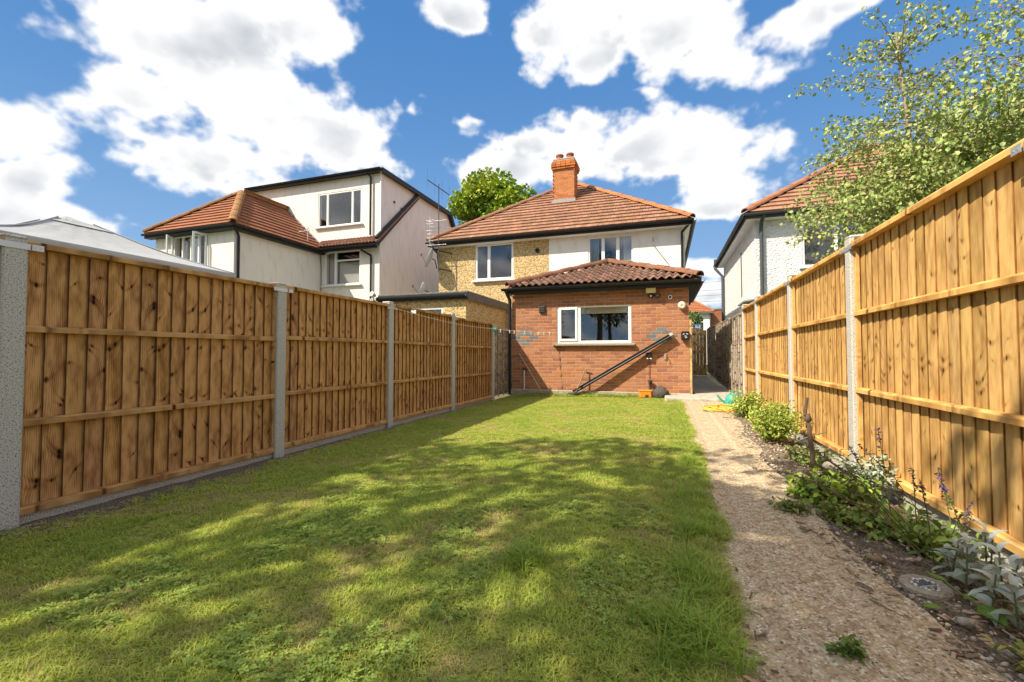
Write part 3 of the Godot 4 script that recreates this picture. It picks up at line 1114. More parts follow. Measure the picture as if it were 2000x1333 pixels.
func build_ground() -> void:
	bump = noise(FastNoiseLite.TYPE_SIMPLEX_SMOOTH, 0.02, 4, 91)
	patch = noise(FastNoiseLite.TYPE_SIMPLEX_SMOOTH, 0.5, 4, 92)
	var mb := MB.new()
	mb.box(Vector3(0, -0.36, -40), Vector3(600, 0.5, 600))
	structure("ground", mb, M.far_ground)
	var straight = func(z: float, a: float, b: float) -> Vector2: return Vector2(a, b)
	# bare soil below the borders
	sheet("soil_ground", M.soil, -3.75, 1.55, -10.42, 5.0, 0.09, func(x: float, z: float) -> float: return gh(x) - 0.012 + bump.get_noise_2d(x * 220.0, z * 220.0) * 0.012, straight)
	sheet("soil_border", M.soil, 0.62, 1.40, -9.3, 1.0, 0.024, func(x: float, z: float) -> float: return gh(x) + 0.004 + bump.get_noise_2d(x * 260.0, z * 260.0) * 0.022 + bump.get_noise_2d(x * 1300.0, z * 1300.0) * 0.012, func(z: float, a: float, b: float) -> Vector2: return Vector2(bed_left(z) - 0.14, b))
	sheet("lawn", M.lawn_base, -3.5, 0.25, -10.36, 5.0, 0.08, func(x: float, z: float) -> float: return gh(x) + 0.004 + bump.get_noise_2d(x * 90.0, z * 90.0) * 0.012, func(z: float, a: float, b: float) -> Vector2: return Vector2(lawn_left(z), lawn_right(z)))
	sheet("garden_path", M.path, 0.1, 0.9, -9.3, 3.0, 0.03, func(x: float, z: float) -> float: return gh(x) + 0.012 + bump.get_noise_2d(x * 200.0, z * 200.0) * 0.010 + bump.get_noise_2d(x * 1500.0, z * 1500.0) * 0.004, func(z: float, a: float, b: float) -> Vector2: return Vector2(0.06 + bump.get_noise_2d(z * 150.0, 7.0) * 0.04, bed_left(z)))
	# concrete slabs at the corner of the house and along the passage
	for s in [[-0.02, 1.34, -10.34, -9.32, 0.15], [0.60, 1.42, -13.0, -10.36, 0.15], [0.60, 1.5, -16.0, -13.02, 0.152], [0.60, 1.62, -22.0, -16.02, 0.154]]:
		var sl := MB.new()
		sl.box(Vector3((s[0] + s[1]) / 2, s[4] - 0.1, (s[2] + s[3]) / 2), Vector3(s[1] - s[0], 0.2, s[3] - s[2]), Basis.IDENTITY, 0.012)
		structure("concrete_path", sl, M.concrete_pale)


const TILE_OLD := Color(0.47, 0.25, 0.155)
const TILE_RED := Color(0.40, 0.165, 0.085)
const TILE_BROWN := Color(0.36, 0.205, 0.145)


func hipped_roof(parent: Node, x0: float, x1: float, z0: float, y: float, run: float, rise: float, zb: float, run2 := -1.0) -> MeshInstance3D:
	if run2 < 0.0: run2 = run
	# deck: eaves rectangle x0..x1, z0 (towards us) .. zb, hips of that run, flat underside
	var xm := (x0 + x1) / 2
	var A := Vector3(x0, y, z0); var B := Vector3(x1, y, z0); var C := Vector3(x1, y, zb); var D := Vector3(x0, y, zb)
	var R := Vector3(xm, y + rise, z0 - run); var Q := Vector3(xm, y + rise, zb + run2)
	var mb := MB.new()
	mb.poly([A, B, R], Vector3(0, 1, 1))
	mb.poly([B, C, Q, R], Vector3(1, 1, 0))
	mb.poly([C, D, Q], Vector3(0, 1, -1))
	mb.poly([D, A, R, Q], Vector3(-1, 1, 0))
	mb.poly([A, B, C, D], Vector3.DOWN)
	return part("roof", mb, M.tile_bed, parent)


func build_main_house() -> void:
	var h := thing("semi_detached_house", "semi-detached pair with hipped tiled roof, half white render, half pebbledash", "house", Vector3(-3.55, 0, -14.2))
	var o := Vector3(3.55, 0, 14.2)   # world to house
	var X0 := -7.62; var PX := -3.58; var X1 := 0.58; var ZF := -14.2; var ZB := -24.2
	var yT := 4.86
	# front sheets
	var wb := MB.new()
	wall(wb, o + Vector3(X0, 0, ZF), Vector3.RIGHT, Vector3(0, 0, 1), PX - X0, yT, 0.25, [[-6.21 - X0, 3.54, -4.81 - X0, 4.80]])
	part("pebbledash_wall", wb, M.pebbledash, h)
	wb = MB.new()
	wall(wb, o + Vector3(PX, 0, ZF), Vector3.RIGHT, Vector3(0, 0, 1), X1 - PX, yT, 0.25, [[-2.29 - PX, 3.45, -0.91 - PX, 4.72]])
	part("rendered_wall", wb, M.render_white, h)
	wb = MB.new()
	wall(wb, o + Vector3(X1, 0, ZF - 0.002), Vector3(0, 0, -1), Vector3(1, 0, 0), ZF - ZB - 0.002, yT, 0.25)
	part("side_wall", wb, M.render_white, h)
	wb = MB.new()
	wall(wb, o + Vector3(X0, 0, ZB), Vector3(0, 0, 1), Vector3(-1, 0, 0), ZF - ZB - 0.002, yT, 0.25)
	part("side_wall", wb, M.pebbledash, h)
	wb = MB.new()
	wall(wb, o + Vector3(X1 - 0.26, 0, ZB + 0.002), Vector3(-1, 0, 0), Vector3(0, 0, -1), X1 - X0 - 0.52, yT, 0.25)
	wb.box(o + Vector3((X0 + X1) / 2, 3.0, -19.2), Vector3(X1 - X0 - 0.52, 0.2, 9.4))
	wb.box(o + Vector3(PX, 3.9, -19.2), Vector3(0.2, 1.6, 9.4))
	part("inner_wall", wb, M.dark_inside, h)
	# windows
	var w := window(h, o.x - 6.21, 3.54, o.x - 4.81, 4.80, o.z + ZF, [[0.36, 0.10]], [], 0.075)
	w = window(h, o.x - 2.29, 3.45, o.x - 0.91, 4.72, o.z + ZF, [[0.335, 0.10], [0.665, 0.10]], [], 0.05)
	cloth_behind(w, "curtain", M.curtain, o.x - 2.26, 3.46, o.x - 1.98, 4.7, o.z + ZF - 0.22, 3, 0.025)
	cloth_behind(w, "curtain", M.curtain, o.x - 1.22, 3.46, o.x - 0.94, 4.7, o.z + ZF - 0.22, 3, 0.025)
	# roof
	var ez := ZF + 0.34
	var ex0 := X0 - 0.28; var ex1 := X1 + 0.2
	var run := 4.5; var rise := 3.2
	var ey := 4.93
	var roof := hipped_roof(h, o.x + ex0, o.x + ex1, o.z + ez, ey, run, rise, o.z + ZB - 0.34)
	var s := Vector3(0, rise, -run).normalized()
	var sl := sqrt(rise * rise + run * run)
	var wd := ex1 - ex0
	var kinds := tile_kinds(TILE_OLD, 0.175, 0.31, "flat", 0.17, 9)
	tile_slope(roof, o + Vector3(ex0, ey, ez), Vector3.RIGHT, s, [Vector2(0, 0), Vector2(wd, 0), Vector2(wd / 2, sl)], 0.175, 0.31, kinds, 300, -1.0, "flat")
	# the other slopes are seen from the side only
	for sd in [-1.0, 1.0]:
		var hw := wd / 2
		var s2 := Vector3(-sd * hw, rise, 0).normalized()
		var sl2 := sqrt(hw * hw + rise * rise)
		var dz := absf(ZB - 0.34 - ez)
		var a := Vector3(ex1, ey, ez) if sd > 0 else Vector3(ex0, ey, ZB - 0.34)
		tile_slope(roof, o + a, Vector3(0, 0, -sd), s2, [Vector2(0, 0), Vector2(dz, 0), Vector2(dz - run if sd > 0 else dz - run, sl2), Vector2(run, sl2)], 0.33, 0.30, tile_kinds(TILE_OLD, 0.33, 0.30, "flat", 0.2, 4), 0, -1.0, "flat")
	var ap := o + Vector3((ex0 + ex1) / 2, ey + rise + 0.02, ez - run)
	hip_line(roof, o + Vector3(ex1, ey + 0.05, ez), ap, 0.12, Color(0.58, 0.235, 0.10))
	hip_line(roof, o + Vector3(ex0, ey + 0.05, ez), ap, 0.12, Color(0.40, 0.21, 0.12))
	hip_line(roof, ap, o + Vector3((ex0 + ex1) / 2, ey + rise + 0.02, ZB - 0.34 + run), 0.12, TILE_OLD)
	# fascia, soffit, gutters
	var fb := MB.new()
	fb.box(o + Vector3((ex0 + ex1) / 2, ey - 0.075, ez - 0.03), Vector3(wd, 0.15, 0.024))
	fb.box(o + Vector3(ex1 - 0.03, ey - 0.075, (ez + ZB) / 2), Vector3(0.024, 0.15, ez - ZB))
	fb.box(o + Vector3(ex0 + 0.03, ey - 0.075, (ez + ZB) / 2), Vector3(0.024, 0.15, ez - ZB))
	part("fascia", fb, M.fascia_black, h)
	var sb := MB.new()
	sb.box(o + Vector3((ex0 + ex1) / 2, ey - 0.145, (ez + ZF) / 2 - 0.02), Vector3(wd - 0.08, 0.014, ez - ZF - 0.05))
	sb.box(o + Vector3((ex1 + X1) / 2 - 0.02, ey - 0.143, (ZF + ZB) / 2), Vector3(ex1 - X1 - 0.05, 0.014, ZF - ZB))
	part("soffit", sb, M.upvc, h)
	gutter(h, o + Vector3(ex0 - 0.03, ey - 0.02, ez + 0.05), o + Vector3(ex1 + 0.03, ey - 0.02, ez + 0.05), 0.062, M.black_plastic)
	gutter(h, o + Vector3(ex1 + 0.05, ey - 0.022, ez + 0.08), o + Vector3(ex1 + 0.05, ey - 0.022, ZB), 0.062, M.black_plastic)
	pipe("downpipe", h, [o + Vector3(ex1 - 0.04, ey - 0.08, ez - 0.05), o + Vector3(X1 - 0.08, ey - 0.3, ZF + 0.09), o + Vector3(X1 - 0.08, ey - 0.45, ZF + 0.06), o + Vector3(X1 - 0.08, 3.0, ZF + 0.06)], 0.036, M.black_plastic)
	pipe("downpipe", h, [o + Vector3(ex0 + 0.08, ey - 0.08, ez - 0.03), o + Vector3(X0 + 0.02, ey - 0.36, ZF + 0.12), o + Vector3(X0 - 0.04, ey - 0.42, ZF + 0.02), o + Vector3(X0 - 0.05, ey - 0.75, ZF - 0.1)], 0.036, M.grey_pipe)
	# chimney on the party line
	var cx := o.x + PX + 0.04
	var cz := o.z - 16.62
	var cb := MB.new()
	cb.box(Vector3(cx, 7.35, cz), Vector3(0.80, 2.0, 0.62))
	var ch := part("chimney", cb, M.mortar, h)
	var ct := []
	for i in 8: ct.append(tinted(Color(0.62, 0.22, 0.07), 0.22, 0.12))
	brickwork(ch, cx - 0.40, cx + 0.40, 6.55, 8.05, cz + 0.31 + 0.006, ct, 90)
	var sd2 := MB.new()
	for j in 20:
		for i in 3:
			sd2.col = ct[rng.randi_range(0, 5)]
			var q := -0.31 + (i + 0.5) * 0.62 / 3.0 + (0.05 if j % 2 else -0.02)
			sd2.box(Vector3(cx + 0.406, 6.55 + (j + 0.5) * 0.0755, cz + q), Vector3(0.02, 0.064, 0.19), Basis.IDENTITY, 0.0035)
			sd2.box(Vector3(cx - 0.406, 6.55 + (j + 0.5) * 0.0755, cz + q), Vector3(0.02, 0.064, 0.19), Basis.IDENTITY, 0.0035)
	part("side_bricks", sd2, M.brick, ch).set_meta("kind", "stuff")
	var corb := MB.new()
	for k in 4:
		var wide: float = [0.06, 0.12, 0.12, 0.06][k]
		var n := 5
		for i in n:
			corb.col = ct[rng.randi_range(0, 5)]
			corb.box(Vector3(cx - (0.80 + wide) / 2 + (i + 0.5) * (0.80 + wide) / n, 7.98 + k * 0.078, cz + 0.30 + wide / 2), Vector3((0.80 + wide) / n - 0.01, 0.068, 0.10), Basis.IDENTITY, 0.004)
		for s3 in [-1, 1]:
			for i in 4:
				corb.col = ct[rng.randi_range(0, 5)]
				corb.box(Vector3(cx + s3 * (0.38 + wide / 2), 7.98 + k * 0.078, cz + 0.22 - i * 0.165), Vector3(0.10, 0.068, 0.155), Basis.IDENTITY, 0.004)
		corb.box(Vector3(cx, 7.98 + k * 0.078, cz - 0.02), Vector3(0.7, 0.066, 0.6))
	part("corbel_course", corb, M.brick, ch)
	var fl := MB.new()
	fl.box(Vector3(cx, 8.33, cz), Vector3(0.82, 0.08, 0.64), Basis.IDENTITY, 0.03)
	part("flaunching", fl, M.stone, ch)
	for x in [-0.21, 0.19]:
		var pb := MB.new()
		pb.col = Color(0.50, 0.16, 0.08)
		pb.lathe([Vector2(0.0, 0.0), Vector2(0.135, 0.0), Vector2(0.125, 0.20), Vector2(0.15, 0.22), Vector2(0.15, 0.27), Vector2(0.105, 0.27), Vector2(0.10, 0.10), Vector2(0, 0.1)], Vector3(cx + x, 8.33, cz + 0.02), 14)
		part("chimney_pot", pb, M.tile, ch)
	var lead := MB.new()
	lead.box(Vector3(cx, 6.72, cz + 0.345), Vector3(0.90, 0.16, 0.012))
	lead.box(Vector3(cx, 6.60, cz + 0.43), Vector3(1.0, 0.014, 0.30), Basis(Vector3.RIGHT, 0.62), 0.0)
	part("lead_flashing", lead, M.lead, ch)
	# small things fixed to the wall
	var vb := MB.new()
	vb.lathe([Vector2(0, 0), Vector2(0.075, 0), Vector2(0.075, 0.04), Vector2(0.05, 0.05), Vector2(0.05, 0.01), Vector2(0, 0.01)], o + Vector3(-3.97, 4.43, ZF), 12, Basis(Vector3.RIGHT, PI / 2))
	part("vent", vb, M.dark_iron, h)


func build_brick_extension() -> void:
	var X0 := -3.56; var X1 := 0.49; var ZF := -10.4; var ZB := -14.19; var yT := 2.52
	var h := thing("brick_extension", "single-storey red brick extension with hipped pantile roof facing the lawn", "building", Vector3((X0 + X1) / 2, 0, ZF))
	var o := -h.position
	var hole := [-2.43, 1.25, -0.72, 2.16]
	var wb := MB.new()
	wall(wb, o + Vector3(X0, 0.0, ZF), Vector3.RIGHT, Vector3(0, 0, 1), X1 - X0, yT, 0.25, [[hole[0] - X0, hole[1], hole[2] - X0, hole[3]]])
	var face := part("wall", wb, M.mortar, h)
	var tones := []
	for c in [Color(0.61, 0.25, 0.125), Color(0.54, 0.215, 0.11), Color(0.65, 0.285, 0.14), Color(0.50, 0.20, 0.105), Color(0.66, 0.29, 0.135), Color(0.58, 0.26, 0.145), Color(0.46, 0.185, 0.11), Color(0.62, 0.25, 0.11), Color(0.22, 0.225, 0.225), Color(0.27, 0.275, 0.275)]:
		tones.append(c)
	# two diamonds of blue-grey bricks
	var g := {}
	for c in [o.x - 3.14, o.x - 0.15]:
		var jc := int((1.43 - 0.16) / 0.0755)
		for dj in [-2, -1, 0, 1, 2]:
			var j: int = jc + dj
			var off := 0.0 if j % 2 == 0 else -0.1125
			var base := o.x + X0 + off
			var k := int(floor((c - base) / 0.225))
			var list := [0]
			if absi(dj) == 1: list = [0, 1] if fposmod(c - base, 0.225) > 0.1125 else [-1, 0]
			if dj == 0: list = [-1, 1]
			for q in list:
				var mid: float = base + (k + q + 0.5) * 0.225
				g["%d,%d" % [j, int(floor(mid / 0.225 * 2.0 + 0.5))]] = true
	brickwork(face, o.x + X0, o.x + X1, 0.16, yT, o.z + ZF + 0.006, tones, 300, [[o.x + hole[0], 1.2, o.x + hole[2], hole[3]]], g)
	for sd in [[X1, Vector3(1, 0, 0), Vector3(0, 0, -1), ZF - 0.002], [X0, Vector3(-1, 0, 0), Vector3(0, 0, 1), ZB]]:
		wb = MB.new()
		wall(wb, o + Vector3(sd[0], 0, sd[3]), sd[2], sd[1], ZF - ZB - 0.004, yT, 0.2)
		part("side_wall", wb, M.brick if false else M.mortar, h)
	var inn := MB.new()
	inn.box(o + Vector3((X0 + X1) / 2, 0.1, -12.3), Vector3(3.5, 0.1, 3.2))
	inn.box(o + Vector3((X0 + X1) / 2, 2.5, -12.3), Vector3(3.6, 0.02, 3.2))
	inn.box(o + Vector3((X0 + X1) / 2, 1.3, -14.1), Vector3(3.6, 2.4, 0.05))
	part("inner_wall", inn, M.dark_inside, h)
	var pl := MB.new()
	pl.box(o + Vector3((X0 + X1) / 2, 0.06, ZF + 0.05), Vector3(X1 - X0 + 0.04, 0.2, 0.10), Basis.IDENTITY, 0.015)
	part("plinth", pl, M.plinth, h)
	var win := window(h, o.x + hole[0], hole[1], o.x + hole[2], hole[3], o.z + ZF, [[0.305, 0.09]], [], 0.065, false)
	# the opening light has a sash of its own
	var sb := MB.new()
	var a: float = o.x + hole[0] + 0.05
	var b: float = o.x + hole[0] + 1.71 * 0.305 - 0.03
	for y in [hole[1] + 0.085, hole[3] - 0.085]:
		sb.box(Vector3((a + b) / 2, y, o.z + ZF - 0.015), Vector3(b - a, 0.055, 0.05), Basis.IDENTITY, 0.006)
	for x in [a + 0.027, b - 0.027]:
		sb.box(Vector3(x, (hole[1] + hole[3]) / 2, o.z + ZF - 0.015), Vector3(0.055, hole[3] - hole[1] - 0.225, 0.048), Basis.IDENTITY, 0.006)
	part("sash", sb, M.upvc, win)
	var bl := MB.new()
	bl.box(Vector3(o.x - 1.31, 2.06, o.z + ZF - 0.16), Vector3(1.12, 0.20, 0.006))
	bl.box(Vector3(o.x - 1.31, 1.965, o.z + ZF - 0.16), Vector3(1.12, 0.02, 0.014), Basis.IDENTITY, 0.004)
	part("roller_blind", bl, M.blind, win)
	var si := MB.new()
	si.box(Vector3(o.x + (hole[0] + hole[2]) / 2, hole[1] - 0.028, o.z + ZF + 0.02), Vector3(1.88, 0.056, 0.17), Basis.IDENTITY, 0.012)
	part("sill", si, M.stone, win)
	# roof
	var ez := ZF + 0.22
	var ex0 := X0 - 0.05; var ex1 := X1 + 0.22
	var wd := ex1 - ex0
	var run := 2.3; var rise := 0.88
	var ey := 2.60
	var xm := (ex0 + ex1) / 2
	var dk := MB.new()
	var A := o + Vector3(ex0, ey, ez); var B := o + Vector3(ex1, ey, ez); var C := o + Vector3(ex1, ey, ZB); var D := o + Vector3(ex0, ey, ZB)
	var R := o + Vector3(xm, ey + rise, ez - run); var Q := o + Vector3(xm, ey + rise, ZB)
	dk.poly([A, B, R], Vector3(0, 1, 1)); dk.poly([B, C, Q, R], Vector3(1, 1, 0)); dk.poly([D, A, R, Q], Vector3(-1, 1, 0)); dk.poly([A, B, C, D], Vector3.DOWN)
	var roof := part("roof", dk, M.tile_bed, h)
	var kinds := tile_kinds(TILE_BROWN, 0.165, 0.31, "pan", 0.24, 9)
	var sl := sqrt(run * run + rise * rise)
	tile_slope(roof, A, Vector3.RIGHT, Vector3(0, rise, -run).normalized(), [Vector2(0, 0), Vector2(wd, 0), Vector2(wd / 2, sl)], 0.165, 0.31, kinds, 300, -1, "pan")
	var hw := wd / 2
	var sl2 := sqrt(hw * hw + rise * rise)
	var dz := ez - ZB
	tile_slope(roof, B, Vector3(0, 0, -1), Vector3(-hw, rise, 0).normalized(), [Vector2(0, 0), Vector2(dz, 0), Vector2(dz, sl2), Vector2(run, sl2)], 0.165, 0.31, kinds, 0, -1, "pan")
	tile_slope(roof, D, Vector3(0, 0, 1), Vector3(hw, rise, 0).normalized(), [Vector2(0, 0), Vector2(dz, 0), Vector2(dz - run, sl2), Vector2(0, sl2)], 0.165, 0.31, kinds, 0, -1, "pan")
	hip_line(roof, A + Vector3(0, 0.07, 0), R + Vector3(0, 0.06, 0), 0.115, Color(0.30, 0.14, 0.085), 0.36)
	hip_line(roof, B + Vector3(0, 0.07, 0), R + Vector3(0, 0.06, 0), 0.115, Color(0.31, 0.145, 0.085), 0.36)
	hip_line(roof, R + Vector3(0, 0.05, 0), Q + Vector3(0, 0.05, 0), 0.115, Color(0.27, 0.13, 0.08), 0.36)
	var fb := MB.new()
	fb.box(o + Vector3(xm, ey - 0.075, ez - 0.02), Vector3(wd, 0.15, 0.024))
	fb.box(o + Vector3(ex1 - 0.02, ey - 0.075, (ez + ZB) / 2), Vector3(0.024, 0.15, ez - ZB - 0.03))
	fb.box(o + Vector3(xm, ey - 0.14, (ez + ZF) / 2), Vector3(wd - 0.06, 0.012, ez - ZF - 0.05))
	fb.box(o + Vector3((ex1 + X1) / 2, ey - 0.142, (ZF + ZB) / 2), Vector3(ex1 - X1 - 0.05, 0.012, ZF - ZB))
	part("fascia", fb, M.fascia_black, h)
	gutter(h, o + Vector3(ex0 - 0.12, ey - 0.02, ez + 0.05), o + Vector3(ex1 + 0.02, ey - 0.02, ez + 0.05), 0.06, M.black_plastic)
	gutter(h, o + Vector3(ex1 + 0.045, ey - 0.02, ez + 0.05), o + Vector3(ex1 + 0.045, ey - 0.02, ZB), 0.055, M.black_plastic)
	pipe("downpipe", h, [o + Vector3(X0 - 0.07, ey - 0.07, ez + 0.05), o + Vector3(X0 - 0.03, ey - 0.28, ZF + 0.08), o + Vector3(X0 - 0.03, 0.02, ZF + 0.08)], 0.042, M.black_plastic)
	var tb := MB.new()
	tb.bar(o + Vector3(X1 + 0.03, 0.13, ZF - 0.05), o + Vector3(X1 + 0.03, 1.75, ZF - 0.05), rect(0.05, 0.09, 0.004, 0.0, -0.045), Vector3(0, 0, 1), 1.0, 0.2)
	part("corner_batten", tb, M.wood_gate, h)
	# stub of the old chimney breast brickwork left of the roof
	var st := MB.new()
	for j in 5:
		st.col = tones[j % 7]
		st.box(o + Vector3(X0 - 0.10, 2.52 + j * 0.0755, ZF - 0.35), Vector3(0.2, 0.065, 0.3), Basis.IDENTITY, 0.004)
	part("parapet_stub", st, M.brick, h)


func build_pebbledash_extension() -> void:
	var X0 := -7.72; var X1 := -5.08; var ZF := -11.0; var ZB := -14.19; var yT := 2.56
	var h := thing("flat_roof_extension", "pebbledash single-storey extension with black fascia and flat felt roof", "building", Vector3(-6.4, 0, ZF))
	var o := -h.position
	var wb := MB.new()
	wall(wb, o + Vector3(X0, 0, ZF), Vector3.RIGHT, Vector3(0, 0, 1), X1 - X0, yT, 0.2, [[0.45, 1.0, 1.95, 2.30]])
	part("wall", wb, M.pebbledash, h)
	wb = MB.new()
	wall(wb, o + Vector3(X1, 0, ZF - 0.002), Vector3(0, 0, -1), Vector3(1, 0, 0), ZF - ZB - 0.002, yT, 0.2)
	wall(wb, o + Vector3(X0, 0, ZB), Vector3(0, 0, 1), Vector3(-1, 0, 0), ZF - ZB - 0.002, yT, 0.2)
	part("side_wall", wb, M.pebbledash, h)
	window(h, o.x + X0 + 0.45, 1.0, o.x + X0 + 1.95, 2.30, o.z + ZF, [[0.5, 0.08]])
	var rb := MB.new()
	rb.box(o + Vector3((X0 + X1) / 2, 2.68, (ZF + ZB) / 2 + 0.05), Vector3(X1 - X0 + 0.2, 0.05, ZF - ZB + 0.1), Basis.IDENTITY, 0.01)
	part("roof", rb, M.felt, h)
	var fb := MB.new()
	fb.box(o + Vector3((X0 + X1) / 2, 2.57, ZF + 0.09), Vector3(X1 - X0 + 0.2, 0.17, 0.025))
	part("fascia", fb, M.fascia_black, h)
	gutter(h, o + Vector3(X0 - 0.1, 2.60, ZF + 0.16), o + Vector3(X1 + 0.06, 2.60, ZF + 0.16), 0.055, M.black_plastic)
	var vb := MB.new()
	vb.box(o + Vector3(X1 + 0.09, 2.57, (ZF + ZB) / 2 + 0.07), Vector3(0.025, 0.2, ZF - ZB), Basis.IDENTITY)
	part("verge_board", vb, M.fascia_grey, h)


func build_left_house() -> void:
	var h := thing("rendered_house", "cream rendered house with flat-roofed loft dormer and tiled rear wing", "house", Vector3(-13.2, 0, -14.2))
	var o := Vector3(13.2, 0, 14.2)
	var ZF := -14.2; var GX := -10.12; var LX := -20.5
	var wb := MB.new()
	wall(wb, o + Vector3(LX, 0, ZF), Vector3.RIGHT, Vector3(0, 0, 1), GX - LX, 5.1, 0.25, [[-12.66 - LX, 3.68, -10.98 - LX, 5.02]])
	part("wall", wb, M.render_cream, h)
	# gable end
	wb = MB.new()
	var prof := [Vector2(-14.202, 0), Vector2(-14.202, 5.15), Vector2(-17.05, 7.86), Vector2(-19.75, 7.86), Vector2(-21.6, 5.3), Vector2(-21.6, 0)]
	for x in [GX + 0.003, GX - 0.25]:
		var pts := []
		for p in prof: pts.append(o + Vector3(x, p.y, p.x))
		wb.poly(pts, Vector3(1 if x > GX else -1, 0, 0))
	part("gable_wall", wb, M.render_pink, h)
	wb = MB.new()
	wall(wb, o + Vector3(GX, 0, -21.6), Vector3(-1, 0, 0), Vector3(0, 0, -1), GX - LX, 5.3, 0.25)
	wall(wb, o + Vector3(LX, 0, -21.6), Vector3(0, 0, 1), Vector3(-1, 0, 0), 7.4, 5.1, 0.25)
	part("back_wall", wb, M.render_cream, h)
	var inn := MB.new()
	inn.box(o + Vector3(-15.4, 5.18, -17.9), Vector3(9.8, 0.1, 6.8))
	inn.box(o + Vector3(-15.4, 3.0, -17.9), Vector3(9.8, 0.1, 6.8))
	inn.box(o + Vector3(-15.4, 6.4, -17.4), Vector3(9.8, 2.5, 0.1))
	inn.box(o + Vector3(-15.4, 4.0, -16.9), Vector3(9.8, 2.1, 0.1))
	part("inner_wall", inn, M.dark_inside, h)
	# front and side slopes, seen at most by their edges
	var sb := MB.new()
	sb.poly([o + Vector3(GX + 0.06, 7.92, -19.6), o + Vector3(LX, 7.92, -19.6), o + Vector3(LX, 5.2, -21.9), o + Vector3(GX + 0.06, 5.2, -21.9)], Vector3(0, 1, -1))
	part("front_slope", sb, M.tile_bed, h)
	# the dormer
	var DL := -16.42
	wb = MB.new()
	wall(wb, o + Vector3(DL, 5.22, ZF - 0.03), Vector3.RIGHT, Vector3(0, 0, 1), GX - 0.02 - DL, 2.64, 0.2, [[-13.05 - DL, 6.02 - 5.22, -10.97 - DL, 7.38 - 5.22]])
	var dm := part("dormer", wb, M.render_cream, h)
	wb = MB.new()
	wb.poly([o + Vector3(GX + 0.015, 5.40, ZF - 0.03), o + Vector3(GX + 0.015, 7.86, ZF - 0.03), o + Vector3(GX + 0.015, 7.86, -16.95)], Vector3.RIGHT)
	wb.poly([o + Vector3(DL, 5.2, ZF - 0.03), o + Vector3(DL, 7.86, ZF - 0.03), o + Vector3(DL, 7.86, -17.2)], Vector3.LEFT)
	part("dormer_cheek", wb, M.render_pink, dm)
	var tr := MB.new()
	tr.box(o + Vector3(GX + 0.02, 6.6, ZF - 0.02), Vector3(0.05, 2.6, 0.05), Basis.IDENTITY, 0.004)
	part("corner_trim", tr, M.upvc, dm)
	var fr := MB.new()
	fr.box(o + Vector3((DL + GX) / 2, 7.95, -16.9), Vector3(GX - DL + 0.36, 0.10, 5.7), Basis.IDENTITY, 0.01)
	part("flat_roof", fr, M.felt, dm)
	fr = MB.new()
	fr.box(o + Vector3((DL + GX) / 2, 7.90, -14.02), Vector3(GX - DL + 0.40, 0.15, 0.03))
	fr.box(o + Vector3(GX + 0.20, 7.90, -16.9), Vector3(0.03, 0.17, 5.7))
	fr.box(o + Vector3(DL - 0.20, 7.90, -16.9), Vector3(0.03, 0.17, 5.7))
	part("fascia", fr, M.fascia_black, dm)
	gutter(dm, o + Vector3(DL - 0.2, 7.95, -13.95), o + Vector3(GX + 0.2, 7.95, -13.95), 0.05, M.black_plastic)
	window(h, o.x - 13.05, 6.02, o.x - 10.97, 7.38, o.z + ZF - 0.03, [[0.22, 0.09], [0.79, 0.09]])
	var w := window(h, o.x - 12.66, 3.68, o.x - 10.98, 5.02, o.z + ZF, [[0.30, 0.09]], [[1, 0.72]])
	cloth_behind(w, "roller_blind", M.blind_grey, o.x - 12.1, 3.72, o.x - 11.04, 4.6, o.z + ZF - 0.2, 0, 0.0)
	cloth_behind(w, "roller_blind", M.blind_grey, o.x - 12.6, 3.72, o.x - 12.2, 4.98, o.z + ZF - 0.22, 0, 0.0)
	pipe("downpipe", h, [o + Vector3(-10.62, 7.9, -13.97), o + Vector3(-10.5, 7.72, -14.14), o + Vector3(-10.5, 5.5, -14.14)], 0.04, M.black_plastic)
	pipe("downpipe", h, [o + Vector3(-10.75, 5.05, -13.9), o + Vector3(-10.72, 4.9, -13.92), o + Vector3(-10.45, 4.72, -14.12), o + Vector3(-10.45, 4.6, -14.13), o + Vector3(-10.45, 2.0, -14.13)], 0.04, M.black_plastic)
	# strip of tiles under the dormer
	var kinds := tile_kinds(Color(0.33, 0.16, 0.10), 0.15, 0.2, "pan", 0.15, 4)
	var bed := MB.new()
	bed.box(o + Vector3(-11.45, 5.16, -14.0), Vector3(2.75, 0.03, 0.36), Basis(Vector3.RIGHT, 0.6))
	var sk := part("eaves_strip", bed, M.tile_bed, h)
	tile_slope(sk, o + Vector3(-12.85, 5.10, -13.84), Vector3.RIGHT, Vector3(0, 0.62, -0.78).normalized(), [Vector2(0, 0), Vector2(2.85, 0), Vector2(2.85, 0.40), Vector2(0, 0.40)], 0.15, 0.2, kinds, 60, -1, "pan")
	gutter(h, o + Vector3(-12.8, 5.06, -13.80), o + Vector3(-9.98, 5.06, -13.80), 0.06, M.black_plastic)
	var ff := MB.new()
	ff.box(o + Vector3(-11.4, 5.0, -13.88), Vector3(2.8, 0.15, 0.03))
	part("fascia", ff, M.fascia_black, h)
	# barge boards up the gable
	for q in [[0.10, 0.0, 0.13, "fascia_black"], [0.13, 0.15, 0.07, "tile"], [0.09, 0.24, 0.11, "fascia_black"]]:
		var bb := MB.new()
		bb.col = Color(0.36, 0.2, 0.12)
		bb.bar(o + Vector3(GX + q[0] / 2 + 0.02, 5.0 + q[1], -13.9), o + Vector3(GX + q[0] / 2 + 0.02, 7.72 + q[1] * 0.6, -16.85), rect(q[0], q[2], 0.0), Vector3.UP)
		part("barge_board", bb, M[q[3]], h)
	var b2 := MB.new()
